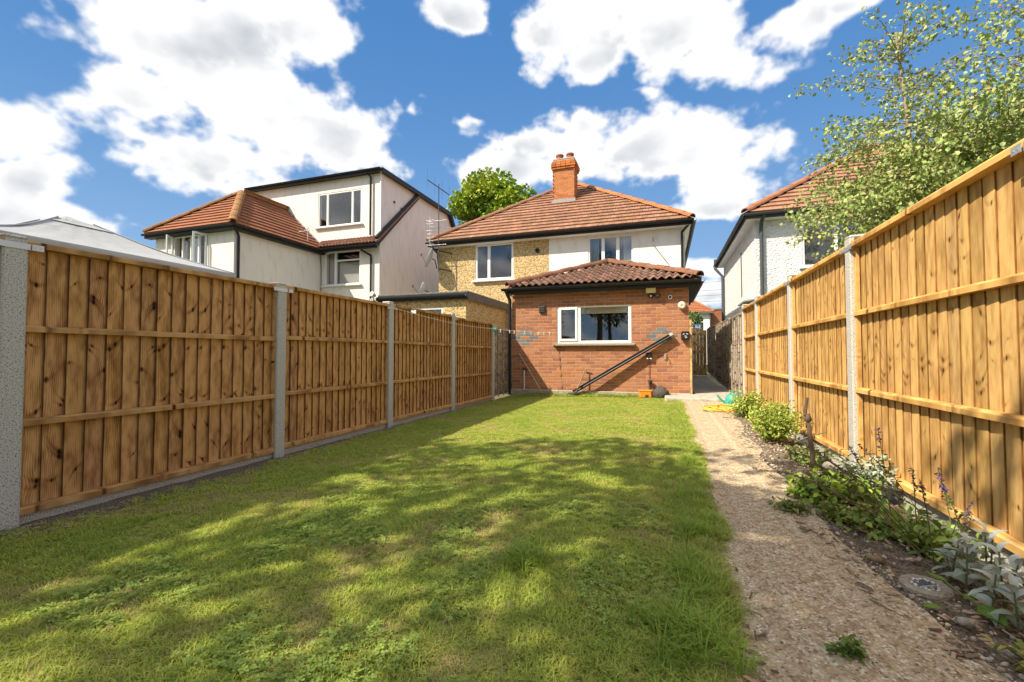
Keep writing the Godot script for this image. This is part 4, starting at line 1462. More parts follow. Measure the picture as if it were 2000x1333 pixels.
	b2.bar(o + Vector3(GX + 0.10, 7.86, -19.7), o + Vector3(GX + 0.10, 5.2, -21.75), rect(0.2, 0.16), Vector3.UP)
	part("barge_board", b2, M.fascia_black, h)
	# the wing towards us
	var WX0 := -16.45; var WX1 := -12.86; var WZ := -10.44
	wb = MB.new()
	wall(wb, o + Vector3(WX0, 0, WZ), Vector3.RIGHT, Vector3(0, 0, 1), WX1 - WX0, 5.0, 0.22, [[-15.6 - WX0, 3.8, -13.98 - WX0, 4.95]])
	var wing := part("wing", wb, M.render_cream, h)
	wb = MB.new()
	wall(wb, o + Vector3(WX1, 0, WZ - 0.002), Vector3(0, 0, -1), Vector3(1, 0, 0), WZ - ZF - 0.002, 5.0, 0.22)
	part("wing_wall", wb, M.render_cream, wing)
	wb = MB.new()
	wall(wb, o + Vector3(WX0, 0, ZF), Vector3(0, 0, 1), Vector3(-1, 0, 0), WZ - ZF - 0.002, 5.0, 0.22)
	part("wing_wall", wb, M.render_cream, wing)
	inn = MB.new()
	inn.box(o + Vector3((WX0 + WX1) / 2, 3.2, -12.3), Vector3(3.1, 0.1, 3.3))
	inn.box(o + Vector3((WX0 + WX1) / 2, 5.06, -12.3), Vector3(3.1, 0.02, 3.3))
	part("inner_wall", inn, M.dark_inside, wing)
	w = window(h, o.x - 15.6, 3.8, o.x - 13.98, 4.95, o.z + WZ, [[0.26, 0.07], [0.5, 0.05], [0.72, 0.07]], [], 0.055, true, [0, 3])
	cloth_behind(w, "curtain", M.blind, o.x - 15.14, 3.84, o.x - 14.95, 4.9, o.z + WZ - 0.25, 2, 0.02)
	var ex0 := WX0 - 0.22; var ex1 := WX1 + 0.22; var ez := WZ + 0.24; var ey := 5.06
	var xm := (ex0 + ex1) / 2; var run := 1.98; var rise := 1.82; var zb := ZF - 0.05
	var A := o + Vector3(ex0, ey, ez); var B := o + Vector3(ex1, ey, ez); var C := o + Vector3(ex1, ey, zb); var D := o + Vector3(ex0, ey, zb)
	var R := o + Vector3(xm, ey + rise, ez - run); var Q := o + Vector3(xm, ey + rise, zb)
	var dk := MB.new()
	dk.poly([A, B, R], Vector3(0, 1, 1)); dk.poly([B, C, Q, R], Vector3(1, 1, 0)); dk.poly([D, A, R, Q], Vector3(-1, 1, 0)); dk.poly([A, B, C, D], Vector3.DOWN)
	var roof := part("roof", dk, M.tile_bed, h)
	kinds = tile_kinds(Color(0.44, 0.185, 0.10), 0.30, 0.245, "flat", 0.13, 6)
	var hw := (ex1 - ex0) / 2
	var sl := sqrt(run * run + rise * rise)
	var sl2 := sqrt(hw * hw + rise * rise)
	var dz := ez - zb
	tile_slope(roof, A, Vector3.RIGHT, Vector3(0, rise, -run).normalized(), [Vector2(0, 0), Vector2(hw * 2, 0), Vector2(hw, sl)], 0.30, 0.245, kinds, 100, -1, "flat")
	tile_slope(roof, B, Vector3(0, 0, -1), Vector3(-hw, rise, 0).normalized(), [Vector2(0, 0), Vector2(dz, 0), Vector2(dz, sl2), Vector2(run, sl2)], 0.30, 0.245, kinds, 180, -1, "flat")
	tile_slope(roof, D, Vector3(0, 0, 1), Vector3(hw, rise, 0).normalized(), [Vector2(0, 0), Vector2(dz, 0), Vector2(dz - run, sl2), Vector2(0, sl2)], 0.30, 0.245, kinds, 0, -1, "flat")
	hip_line(roof, B + Vector3(0, 0.05, 0), R + Vector3(0, 0.04, 0), 0.13, Color(0.44, 0.23, 0.10))
	hip_line(roof, A + Vector3(0, 0.05, 0), R + Vector3(0, 0.04, 0), 0.13, Color(0.40, 0.2, 0.10))
	hip_line(roof, R + Vector3(0, 0.03, 0), Q + Vector3(0, 0.03, 0), 0.12, Color(0.40, 0.19, 0.09))
	var lf := MB.new()
	lf.bar(C + Vector3(0.0, 0.04, 0.05), Q + Vector3(0, 0.04, 0.05), rect(0.14, 0.02), Vector3(0, 0, 1))
	part("lead_flashing", lf, M.lead, roof)
	var fb := MB.new()
	fb.box(o + Vector3(xm, ey - 0.07, ez - 0.02), Vector3(ex1 - ex0, 0.16, 0.025))
	fb.box(o + Vector3(ex1 - 0.02, ey - 0.07, (ez + zb) / 2), Vector3(0.025, 0.16, ez - zb - 0.03))
	fb.box(o + Vector3(xm, ey - 0.145, (ez + WZ) / 2), Vector3(ex1 - ex0 - 0.06, 0.012, ez - WZ - 0.05))
	fb.box(o + Vector3((ex1 + WX1) / 2, ey - 0.147, (WZ + zb) / 2), Vector3(ex1 - WX1 - 0.05, 0.012, WZ - zb))
	part("fascia", fb, M.fascia_black, wing)
	gutter(wing, o + Vector3(ex0, ey - 0.02, ez + 0.05), o + Vector3(ex1 + 0.08, ey - 0.02, ez + 0.05), 0.058, M.black_plastic)
	gutter(wing, o + Vector3(ex1 + 0.05, ey - 0.022, ez + 0.05), o + Vector3(ex1 + 0.05, ey - 0.022, zb), 0.058, M.black_plastic)
	pipe("downpipe", wing, [o + Vector3(ex1 - 0.02, ey - 0.08, ez - 0.1), o + Vector3(WX1 + 0.06, ey - 0.3, WZ - 0.12), o + Vector3(WX1 + 0.06, 1.0, WZ - 0.12)], 0.04, M.black_plastic)
	# small vents and a cable on the gable
	for q in [[7.02, -15.1], [6.9, -15.6], [3.9, -17.2]]:
		var v := MB.new()
		v.lathe([Vector2(0, 0), Vector2(0.055, 0), Vector2(0.055, 0.03), Vector2(0, 0.03)], o + Vector3(GX + 0.014, q[0], q[1]), 10, Basis(Vector3.BACK, -PI / 2))
		part("vent", v, M.grey_pipe, h)
	pipe("cable", h, [o + Vector3(-12.84, 4.9, -14.16), o + Vector3(-12.8, 4.4, -14.17), o + Vector3(-12.81, 2.0, -14.17)], 0.012, M.grey_pipe)


func build_right_house() -> void:
	var h := thing("white_house", "white roughcast house with hipped tiled roof behind the birch", "house", Vector3(7.0, 0, -14.2))
	var o := Vector3(-7.0, 0, 14.2)
	var X0 := 2.45; var X1 := 11.0; var ZF := -14.2; var ZB := -21.4; var yT := 4.86
	var wb := MB.new()
	wall(wb, o + Vector3(X0, 0, ZF), Vector3.RIGHT, Vector3(0, 0, 1), X1 - X0, yT, 0.25, [[1.15, 3.4, 2.75, 4.6]])
	part("wall", wb, M.render_rough, h)
	wb = MB.new()
	wall(wb, o + Vector3(X0, 0, ZB), Vector3(0, 0, 1), Vector3(-1, 0, 0), ZF - ZB - 0.002, yT, 0.25)
	part("side_wall", wb, M.render_rough, h)
	wb = MB.new()
	wall(wb, o + Vector3(X1, 0, ZF - 0.002), Vector3(0, 0, -1), Vector3(1, 0, 0), ZF - ZB - 0.002, yT, 0.25)
	wall(wb, o + Vector3(X1 - 0.26, 0, ZB + 0.002), Vector3(-1, 0, 0), Vector3(0, 0, -1), X1 - X0 - 0.52, yT, 0.25)
	part("back_wall", wb, M.render_rough, h)
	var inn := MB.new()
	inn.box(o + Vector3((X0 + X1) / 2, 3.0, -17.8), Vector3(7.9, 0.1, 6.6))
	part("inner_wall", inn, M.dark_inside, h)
	window(h, o.x + X0 + 1.15, 3.4, o.x + X0 + 2.75, 4.6, o.z + ZF, [[0.5, 0.08]])
	var ex0 := X0 - 0.30; var ex1 := X1 + 0.3; var ez := ZF + 0.34; var ey := 4.93
	var run := 4.4; var rise := 3.15
	var roof := hipped_roof(h, o.x + ex0, o.x + ex1, o.z + ez, ey, run, rise, o.z + ZB - 0.3, 2.6)
	var kinds := tile_kinds(Color(0.50, 0.26, 0.16), 0.24, 0.33, "flat", 0.14, 7)
	var wd := ex1 - ex0
	var sl := sqrt(run * run + rise * rise)
	tile_slope(roof, o + Vector3(ex0, ey, ez), Vector3.RIGHT, Vector3(0, rise, -run).normalized(), [Vector2(0, 0), Vector2(wd, 0), Vector2(wd / 2, sl)], 0.24, 0.33, kinds, 300, -1.0, "flat")
	var hw := wd / 2
	var dz := absf(ZB - 0.3 - ez)
	tile_slope(roof, o + Vector3(ex0, ey, ZB - 0.3), Vector3(0, 0, 1), Vector3(hw, rise, 0).normalized(), [Vector2(0, 0), Vector2(dz, 0), Vector2(dz - run, sqrt(hw * hw + rise * rise)), Vector2(2.6, sqrt(hw * hw + rise * rise))], 0.33, 0.3, tile_kinds(TILE_OLD, 0.33, 0.30, "flat", 0.2, 4), 0, -1.0, "flat")
	hip_line(roof, o + Vector3(ex0, ey + 0.05, ez), o + Vector3((ex0 + ex1) / 2, ey + rise + 0.03, ez - run), 0.13, Color(0.50, 0.22, 0.13))
	hip_line(roof, o + Vector3(ex1, ey + 0.05, ez), o + Vector3((ex0 + ex1) / 2, ey + rise + 0.03, ez - run), 0.13, Color(0.50, 0.22, 0.13))
	var fb := MB.new()
	fb.box(o + Vector3((ex0 + ex1) / 2, ey - 0.075, ez - 0.03), Vector3(wd, 0.15, 0.024))
	fb.box(o + Vector3(ex0 + 0.03, ey - 0.075, (ez + ZB) / 2), Vector3(0.024, 0.15, ez - ZB))
	part("fascia", fb, M.grey_pipe, h)
	var sb := MB.new()
	sb.box(o + Vector3((ex0 + ex1) / 2, ey - 0.145, (ez + ZF) / 2 - 0.02), Vector3(wd - 0.08, 0.014, ez - ZF - 0.05))
	sb.box(o + Vector3((ex0 + X0) / 2 + 0.02, ey - 0.143, (ZF + ZB) / 2), Vector3(X0 - ex0 - 0.05, 0.014, ZF - ZB))
	part("soffit", sb, M.upvc, h)
	gutter(h, o + Vector3(ex0 - 0.05, ey - 0.02, ez + 0.05), o + Vector3(ex1, ey - 0.02, ez + 0.05), 0.06, M.grey_pipe)
	gutter(h, o + Vector3(ex0 - 0.05, ey - 0.022, ez + 0.08), o + Vector3(ex0 - 0.05, ey - 0.022, ZB - 0.2), 0.06, M.black_plastic)
	pipe("downpipe", h, [o + Vector3(X0 + 0.16, ey - 0.06, ez + 0.04), o + Vector3(X0 + 0.14, ey - 0.24, ZF + 0.12), o + Vector3(X0 + 0.14, ey - 0.34, ZF + 0.08), o + Vector3(X0 + 0.14, 0.3, ZF + 0.08)], 0.05, M.grey_pipe)
	pipe("downpipe", h, [o + Vector3(ex0 - 0.05, ey + 0.2, -21.3), o + Vector3(ex0 - 0.05, ey - 0.2, -21.3), o + Vector3(X0 - 0.08, ey - 0.6, -21.1), o + Vector3(X0 - 0.08, 0.3, -21.1)], 0.06, M.grey_pipe)
	pipe("cable", h, [o + Vector3(X0 - 0.02, 4.4, -16.6), o + Vector3(X0 - 0.02, 3.0, -16.55), o + Vector3(X0 - 0.04, 2.9, -16.5)], 0.014, M.grey_pipe)
	var cb := MB.new()
	cb.box(o + Vector3(X0 - 0.14, 2.55, -14.9), Vector3(0.3, 0.05, 1.3), Basis(Vector3.BACK, 0.14), 0.008)
	part("door_hood", cb, M.lead, h)
	var kb := MB.new()
	kb.box(o + Vector3(X0 - 0.07, 1.75, -20.0), Vector3(0.14, 0.3, 0.25), Basis.IDENTITY, 0.02)
	part("flue", kb, M.grey_pipe, h)


func build_far_houses() -> void:
	var h := thing("distant_house", "far white house with orange tiled hip roof seen through the passage", "house", Vector3(0.0, 0, -45))
	var o := Vector3(0, 0, 45)
	var wb := MB.new()
	wall(wb, o + Vector3(-5, 0, -45), Vector3.RIGHT, Vector3(0, 0, 1), 8.9, 4.9, 0.25, [[5 + 2.55, 3.05, 5 + 3.45, 4.45]])
	wall(wb, o + Vector3(3.9, 0, -45.002), Vector3(0, 0, -1), Vector3(1, 0, 0), 8.0, 4.9, 0.25)
	wall(wb, o + Vector3(-5, 0, -53.0), Vector3(0, 0, 1), Vector3(-1, 0, 0), 8.0, 4.9, 0.25)
	wb.box(o + Vector3(-0.6, 4.8, -49), Vector3(8.6, 0.1, 7.6))
	part("wall", wb, M.render_white, h)
	window(h, 2.55, 3.05, 3.45, 4.45, 0.0, [], [[0, 0.68]], 0.07)
	var roof := hipped_roof(h, -5.3, 4.3, 0.35, 4.9, 4.8, 3.3, -8.4, 3.0)
	var s := sqrt(4.8 * 4.8 + 3.3 * 3.3)
	tile_slope(roof, Vector3(-5.3, 4.9, 0.35), Vector3.RIGHT, Vector3(0, 3.3, -4.8).normalized(), [Vector2(0, 0), Vector2(9.6, 0), Vector2(4.8, s)], 0.4, 0.3, tile_kinds(Color(0.50, 0.20, 0.09), 0.4, 0.3, "flat", 0.14, 5), 0, -1, "flat")
	hip_line(roof, Vector3(4.3, 4.95, 0.35), Vector3(-0.5, 8.25, -4.45), 0.14, Color(0.50, 0.2, 0.1), 0.5)
	var fb := MB.new()
	fb.box(Vector3(-0.5, 4.84, 0.36), Vector3(9.6, 0.14, 0.04))
	part("fascia", fb, M.fascia_grey, h)
	pipe("downpipe", h, [Vector3(3.95, 4.8, 0.2), Vector3(3.95, 0.3, 0.2)], 0.06, M.grey_pipe)
	var b := thing("brick_gable_house", "far red brick house just right of the white one, with flat gable end", "house", Vector3(5.6, 0, -46))
	wb = MB.new()
	wb.box(Vector3(0, 2.6, -3.0), Vector3(2.9, 5.2, 6.0))
	var bw := part("wall", wb, M.mortar, b)
	var bt := MB.new()
	for j in 52:
		for i in 10:
			bt.col = tinted(Color(0.50, 0.20, 0.10), 0.15, 0.08)
			bt.box(Vector3(-1.45 + (i + 0.5) * 0.29, (j + 0.5) * 0.1, 0.008), Vector3(0.275, 0.085, 0.03))
	part("bricks", bt, M.brick, bw).set_meta("kind", "stuff")
	wb = MB.new()
	wb.poly([Vector3(-1.6, 5.2, 0.1), Vector3(1.6, 5.2, 0.1), Vector3(1.6, 5.6, -3.0), Vector3(-1.6, 5.6, -3.0)], Vector3(0, 1, 0.2))
	wb.poly([Vector3(-1.6, 5.2, -6.1), Vector3(1.6, 5.2, -6.1), Vector3(1.6, 5.6, -3.0), Vector3(-1.6, 5.6, -3.0)], Vector3(0, 1, -0.2))
	part("roof", wb, M.tile_bed, b)
	for q in [[8.2, -60.0], [9.0, -60.5], [9.7, -61.0], [10.8, -61.5]]:
		var wr := MB.new()
		var pts := []
		for i in 13:
			var t := i / 12.0
			pts.append(Vector3(lerpf(-14, 22, t), q[0] - 0.9 * sin(t * PI) + 0.4 * t, q[1]))
		wr.tube(pts, 0.018, 0.018, 4)
		one("telephone_wire", wr, M.grey_pipe, {8.2: "lowest", 9.0: "second lowest", 9.7: "second highest", 10.8: "highest"}[q[0]] + " thin overhead wire crossing the sky above the distant roof", "wire", "overhead wires in the gap")
	# low roof behind the gazebo
	var g := thing("outbuilding", "low brown roofed building behind the gazebo canopy", "building", Vector3(-19.5, 0, -12.5))
	wb = MB.new()
	wb.box(Vector3(0, 1.9, -1.5), Vector3(5.6, 3.8, 3.0))
	part("wall", wb, M.render_cream, g)
	wb = MB.new()
	var rk := tile_kinds(Color(0.20, 0.13, 0.10), 0.3, 0.25, "flat", 0.1, 4)
	wb.poly([Vector3(-3, 3.8, 0.2), Vector3(3, 3.8, 0.2), Vector3(3, 4.9, -1.5), Vector3(-3, 4.9, -1.5)], Vector3(0, 1, 1))
	wb.poly([Vector3(-3, 3.8, -3.2), Vector3(3, 3.8, -3.2), Vector3(3, 4.9, -1.5), Vector3(-3, 4.9, -1.5)], Vector3(0, 1, -1))
	var gr := part("roof", wb, M.tile_bed, g)
	tile_slope(gr, Vector3(-3, 3.8, 0.2), Vector3.RIGHT, Vector3(0, 1.1, -1.7).normalized(), [Vector2(0, 0), Vector2(6, 0), Vector2(6, 2.0), Vector2(0, 2.0)], 0.3, 0.25, rk, 0, -1, "flat")


func build_fences() -> void:
	var bl := Basis(Vector3(0, 0, -1), Vector3.UP, Vector3(1, 0, 0))
	var br := Basis(Vector3(0, 0, 1), Vector3.UP, Vector3(-1, 0, 0))
	var zs := [0.38, -1.525, -3.46, -5.34, -7.28, -9.26]
	var nth := ["beside the camera, only its edge showing", "nearest to the camera, with the dark knots", "second along from the gazebo corner, behind the lawn's middle", "third along, beside the clothes line", "last before the old grey lap panel"]
	for i in 5:
		var z0: float = zs[i] - 0.03
		var w: float = zs[i] - zs[i + 1] - 0.06
		var up: float = [0.0, 0.0, 0.015, 0.02, 0.0][i]
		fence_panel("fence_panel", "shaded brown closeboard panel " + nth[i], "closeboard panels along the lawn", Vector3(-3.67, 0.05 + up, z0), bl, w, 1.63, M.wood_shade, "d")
		gravel_board("gravel board under the panel " + nth[i], "gravel boards along the lawn", Vector3(-3.67, -0.06, z0), bl, w, 0.108 + up)
	for i in range(0, 6):
		var q: String = ["outside the frame before the gazebo", "at the picture edge, in front of the gazebo", "beside the right corner of the gazebo", "where the clothes line is tied", "next to last before the brick extension", "joining the old lap panel near the brick extension"][i]
		fence_post("speckled concrete fence post " + q, "concrete posts along the lawn", Vector3(-3.66, 0, zs[i]), bl, [1.70, 1.70, 1.71, 1.73, 1.74, 1.66][i], 1.64)
	lap_panel("weathered grey-brown lap panel between the lawn fence and brick extension", "", Vector3(-3.67, 0.03, -9.30), bl, 1.04, 1.56, 4)
	# the sunny side
	var zr := [-0.35, -2.30, -4.24, -6.07, -8.13, -9.44]
	var nr := ["outside the frame beside the camera", "at the picture edge beside the silver leaved plant", "behind the upright stick", "behind the larger green bush", "short and farthest, by the passage"]
	for i in 5:
		var w: float = zr[i] - zr[i + 1] - 0.06
		var z1: float = zr[i + 1] + 0.03
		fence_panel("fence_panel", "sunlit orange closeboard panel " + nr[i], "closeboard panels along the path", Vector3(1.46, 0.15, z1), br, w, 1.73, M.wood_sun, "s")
		gravel_board("pale gravel board under the sunlit panel " + nr[i], "gravel boards along the path", Vector3(1.46, 0.0, z1), br, w, 0.148)
	for i in 6:
		var q: String = ["out of the frame beside the camera", "at the edge of the frame beside the camera", "tall in the foreground, with round top and steel strap", "second, behind the small silver bush", "third, beside the larger green bush", "last one, at the mouth of the passage"][i]
		fence_post("pale concrete fence post " + q, "concrete posts along the path", Vector3(1.45, 0.05, zr[i]), br, 1.89, 1.79)
	# old lap fence of the passage
	var z := -9.52
	for i in 5:
		var a := Vector3(1.44 + 0.035 * i, 0.12 + 0.045 * i, z - 1.86)
		var tl: String = ["first from the garden, next to the new fence", "second from the garden", "middle one of the passage", "fourth from the garden", "last one, beside the gate"][i]
		lap_panel("weathered grey lap panel in the passage, " + tl, "lap panels of the passage", a, br.rotated(Vector3.UP, -0.019), 1.86, 1.66, 7)
		z -= 1.89
	# gate at the end
	var g := thing("wooden_gate", "arched wooden side gate with diagonal braces at end of passage", "gate", Vector3(0.62, 0.17, -18.6))
	for i in 7:
		var mb := MB.new()
		mb.col = grey(rr(0.85, 1.1))
		var x := 0.02 + i * 0.122
		var top := 1.72 + 0.14 * sin(PI * (i + 0.5) / 7.0)
		mb.bar(Vector3(x + 0.06, 0.03, 0), Vector3(x + 0.06, top, 0), rect(0.118, 0.02, 0.004), Vector3(0, 0, 1), 1.0, rng.randi_range(0, 7) / 8.0 + 0.06)
		part("board", mb, M.wood_gate, g)
	for y in [0.1, 0.88, 1.58]:
		var mb := MB.new()
		mb.bar(Vector3(0.02, y, 0.021), Vector3(0.87, y, 0.021), rect(0.03, 0.09, 0.003, 0.002), Vector3.UP, 1.0, 0.3)
		part("ledge", mb, M.wood_gate, g)
	for y in [0.19, 0.97]:
		var mb := MB.new()
		mb.bar(Vector3(0.84, y, 0.022), Vector3(0.06, y + 0.60, 0.022), rect(0.028, 0.09, 0.003, -0.002, -0.045), Vector3.UP, 1.0, 0.55)
		part("brace", mb, M.wood_gate, g)
	var gp := thing("gate_post", "timber post on the house side of the passage gate", "gate post", Vector3(0.585, 0.15, -18.55))
	var pb := MB.new()
	pb.bar(Vector3.ZERO, Vector3(0, 1.8, 0), rect(0.06, 0.1, 0.004, 0, -0.05), Vector3(0, 0, 1), 1.0, 0.4)
	part("shaft", pb, M.wood_gate, gp)


func build_gazebo() -> void:
	var c := Vector3(-9.0, 0, -4.4)
	var t := thing("gazebo", "grey fabric gazebo canopy with vented peak behind the fence", "gazebo", c)
	var hw := 1.62
	var ye := 2.46
	var yp := 3.10
	var n := 10
	var mb := MB.new()
	for k in 4:
		var b := Basis(Vector3.UP, k * PI / 2)
		var P = func(i: int, j: int) -> Vector3:
			# i up towards the peak, j across
			var f := 1.0 - float(i) / n * 0.86
			var x := hw * f * (2.0 * j / n - 1.0)
			var across := 1.0 - pow(2.0 * j / n - 1.0, 2.0)
			var y := lerpf(ye, yp, float(i) / n) - 0.06 * sin(PI * i / n) - 0.035 * across * (1.0 - float(i) / n) + 0.004 * sin(j * 2.4 + i)
			return b * Vector3(x, y, hw * f)
		for i in n:
			for j in n:
				var q := [P.call(i, j), P.call(i, j + 1), P.call(i + 1, j + 1), P.call(i + 1, j)]
				mb.poly([q[0], q[1], q[2]], b * Vector3(0, 1, 0.4))
				mb.poly([q[0], q[2], q[3]], b * Vector3(0, 1, 0.4))
		mb.poly([b * Vector3(-hw, ye, hw + 0.003), b * Vector3(hw, ye, hw + 0.003), b * Vector3(hw, ye - 0.2, hw + 0.003), b * Vector3(-hw, ye - 0.2, hw + 0.003)], b * Vector3(0, 0, 1))
	part("canopy", mb, M.canopy_cloth, t)
	for k in 4:
		var b := Basis(Vector3.UP, k * PI / 2)
		mb = MB.new()
		var sp := []
		for i in n + 1:
			var f := 1.0 - float(i) / n * 0.86
			sp.append(b * Vector3(hw * f, lerpf(ye, yp, float(i) / n) - 0.06 * sin(PI * i / n) + 0.008, hw * f))
		mb.tube(sp, 0.014, 0.014, 5)
		part("hip_seam", mb, M.canopy_cloth, t)
	mb = MB.new()
	for k in 4:
		var b := Basis(Vector3.UP, k * PI / 2)
		var r := 0.42
		mb.poly([b * Vector3(-r, yp - 0.10, r), b * Vector3(r, yp - 0.10, r), b * Vector3(0.10, yp + 0.05, 0.10), b * Vector3(-0.10, yp + 0.05, 0.10)], b * Vector3(0, 1, 0.4))
		mb.poly([b * Vector3(-0.10, yp + 0.05, 0.10), b * Vector3(0.10, yp + 0.05, 0.10), b * Vector3(0, yp + 0.10, 0)], b * Vector3(0, 1, 0.4))
	part("vent_cap", mb, M.canopy_cloth, t)
	for sx in [-1, 1]:
		for sz in [-1, 1]:
			mb = MB.new()
			mb.tube([Vector3(sx * (hw - 0.04), 0.0, sz * (hw - 0.04)), Vector3(sx * (hw - 0.04), ye - 0.02, sz * (hw - 0.04))], 0.025, 0.025, 8)
			part("leg", mb, M.dark_iron, t)
			mb = MB.new()
			mb.tube([Vector3(sx * (hw - 0.04), ye - 0.03, sz * (hw - 0.04)), Vector3(sx * 0.2, yp - 0.08, sz * 0.2)], 0.014, 0.014, 6)
			part("roof_pole", mb, M.dark_iron, t)


func in_view(p: Vector3, margin: float) -> bool:
	var b := Basis.from_euler(Vector3(deg_to_rad(1.7), deg_to_rad(18.9), 0))
	var q := b.inverse() * (p - CAM)
	if q.z > -0.05: return false
	return absf(q.x / -q.z) < 1.145 + margin and absf(q.y / -q.z) < 0.763 + margin


func build_trees() -> void:
	# the bright tree beyond the roofs
	var lf := leaf_mesh(0.30, 0.26, 0.3)
	var cl := []
	for i in 60:
		var d := rdir()
		d.y = absf(d.y) * 1.0 - 0.25
		var p := Vector3(0.1, 11.8, 0) + d * Vector3(3.0, 3.9, 2.6) * rr(0.5, 1.0)
		cl.append([p, Vector3(1.05, 0.9, 1.05) * rr(0.6, 1.1), 190])
	for i in 12:
		cl.append([Vector3(2.75, 11.2, 0.6) + rdir() * Vector3(0.65, 1.0, 0.7), Vector3(0.6, 0.55, 0.6), 120])
	leafy_tree("bright_tree", "bright green broadleaf tree rising behind the two rooflines", "tree", Vector3(-12.6, 0, -32), [Vector3.ZERO, Vector3(0.1, 4, 0), Vector3(0, 9.5, 0)], 0.35, cl, lf, [Color(0.25, 0.36, 0.03), Color(0.33, 0.42, 0.035), Color(0.18, 0.28, 0.03), Color(0.38, 0.44, 0.05)], M.leaf)
	# small round bush beyond the gate
	leafy_tree("standard_bush", "small round green bush above the gate before the far house", "bush", Vector3(1.72, 0, -30), [Vector3.ZERO, Vector3(0, 1.2, 0), Vector3(0, 2.9, 0)], 0.05, [[Vector3(0, 3.2, 0), Vector3(0.42, 0.45, 0.42), 500]], leaf_mesh(0.14, 0.09), [Color(0.13, 0.20, 0.03)], M.leaf)
	# the birch over the sunny fence
	var t := thing("birch_tree", "silver birch sapling with small pale leaves leaning over the path fence", "tree", Vector3(3.75, 0, -6.6))
	var wood := MB.new()
	var trunks := [[Vector3(0, 0, 0), Vector3(0.02, 2.0, 0.0), Vector3(0.18, 3.4, 0.05), Vector3(0.4, 5.0, 0.1), Vector3(0.5, 6.6, 0.2)], [Vector3(-0.2, 0, 0.1), Vector3(-0.5, 1.8, 0.1), Vector3(-0.9, 3.2, 0.0), Vector3(-1.0, 5.0, -0.1)], [Vector3(0.2, 0, -0.3), Vector3(0.9, 2.2, -0.4), Vector3(1.5, 4.2, -0.3), Vector3(1.9, 6.2, 0.1)]]
	for q in trunks: wood.tube(q, 0.045, 0.012, 7)
	var xf := []
	var cols := []
	for i in 840:
		var tk: Array = trunks[rng.randi_range(0, 2)]
		var f := pow(rng.randf(), 1.25) * 0.98
		if i % 6 == 0: tk = trunks[1]; f = rr(0.3, 0.62)
		var seg := f * (tk.size() - 1)
		var k := mini(int(seg), tk.size() - 2)
		var p0: Vector3 = tk[k].lerp(tk[k + 1], seg - k)
		if p0.y < 1.7: p0.y = rr(1.7, 3.6)
		var hgt: float = p0.y
		var reach := lerpf(1.95, 0.6, clampf((hgt - 2.2) / 3.8, 0.0, 1.0)) * rr(0.35, 1.0)
		var az := rr(0, TAU)
		var dir := Vector3(cos(az), rr(-0.1, 0.75), sin(az) * 0.85).normalized()
		var tip := p0 + dir * reach
		var mid: Vector3 = p0 + dir * reach * 0.55 + Vector3(0, 0.06, 0)
		tip.y -= 0.10 * reach
		wood.tube([p0, mid, tip], 0.007, 0.002, 4)
		var n := int((reach * rr(46, 70) + 10) * lerpf(1.4, 0.95, smoothstep(2.6, 4.6, hgt)))
		for j in n:
			var s := pow(rng.randf(), 0.8)
			var p := p0.lerp(mid, s * 2.0) if s < 0.5 else mid.lerp(tip, s * 2.0 - 1.0)
			p += rdir() * 0.085
			xf.append(Transform3D(leaf_basis(rdir() + Vector3(0, -0.7, 0), rr(-PI, PI), rr(0.7, 1.25)), p))
			var c := Color(0.36, 0.43, 0.13) if rng.randf() < 0.6 else Color(0.25, 0.33, 0.09)
			if rng.randf() < 0.13: c = Color(0.42, 0.40, 0.17)
			if rng.randf() < 0.012: c = Color(0.45, 0.25, 0.07)
			cols.append(tinted(c, 0.2, 0.1))
	part("trunk", wood, M.birch_bark, t)
	scatter("crown", leaf_mesh(0.046, 0.035, 0.2, 0.15), M.leaf_gloss, xf, cols, t)
	# trees behind the camera: they throw the dappled shade over the lawn and show in the windows
	var sun := -SUN_DIR
	var holes := noise(FastNoiseLite.TYPE_SIMPLEX_SMOOTH, 0.55, 3, 61)
	var lit := [[-2.42, -1.75, 0.10, 0.26], [-2.36, -2.1, 0.10, 0.2], [-2.15, -2.33, 0.2, 0.09], [-1.83, -2.47, 0.2, 0.075], [-0.48, -3.46, 0.2, 0.13], [-0.8, -3.54, 0.22, 0.08], [-0.2, -3.28, 0.2, 0.12], [-1.55, -3.68, 0.3, 0.10], [-2.15, -1.05, 0.22, 0.16], [-1.85, -0.85, 0.25, 0.12], [-2.05, -2.87, 0.22, 0.10], [0.5, -4.1, 0.4, 0.12], [0.55, -2.6, 0.2, 0.06], [0.6, -3.3, 0.25, 0.07], [-2.9, -2.9, 0.25, 0.1], [-0.9, -4.1, 0.3, 0.09]]
	var groups := [[], [], []]
	var gcols := [[], [], []]
	var feet := [Vector3(-6.6, 0, 4.3), Vector3(-3.6, 0, 4.6), Vector3(-9.4, 0, 2.6)]
	var tries := 0
	while tries < 17500:
		tries += 1
		var gx := rr(-5.2, 2.0)
		var gz := rr(-5.1, 2.0)
		if tries > 13800:
			gx = rr(-0.2, 1.25)
			gz = rr(-3.5, 0.5)
		var edge := -4.75 + 0.25 * sin(gx * 2.3) + 0.12 * sin(gx * 6.1 + 1.0) - 0.25 * (gx + 1.5) * 0.2
		if gz < edge: continue
		if gx > 1.3 and (gz < -3.5 or rng.randf() < 0.35): continue
		if gx > 0.95 - 0.32 * (-gz - 2.0) and gz < -3.3 and rng.randf() < 0.65: continue
		var nv := holes.get_noise_2d(gx * 1.5, gz * 2.6)
		if nv > 0.46: continue
		var bright := false
		for q in lit:
			var e := pow((gx - q[0]) / q[2], 2.0) + pow((gz - q[1]) / q[3], 2.0)
			if e < 1.0 + rr(-0.3, 0.35): bright = true
		if bright: continue
		var y := rr(4.3, 8.4)
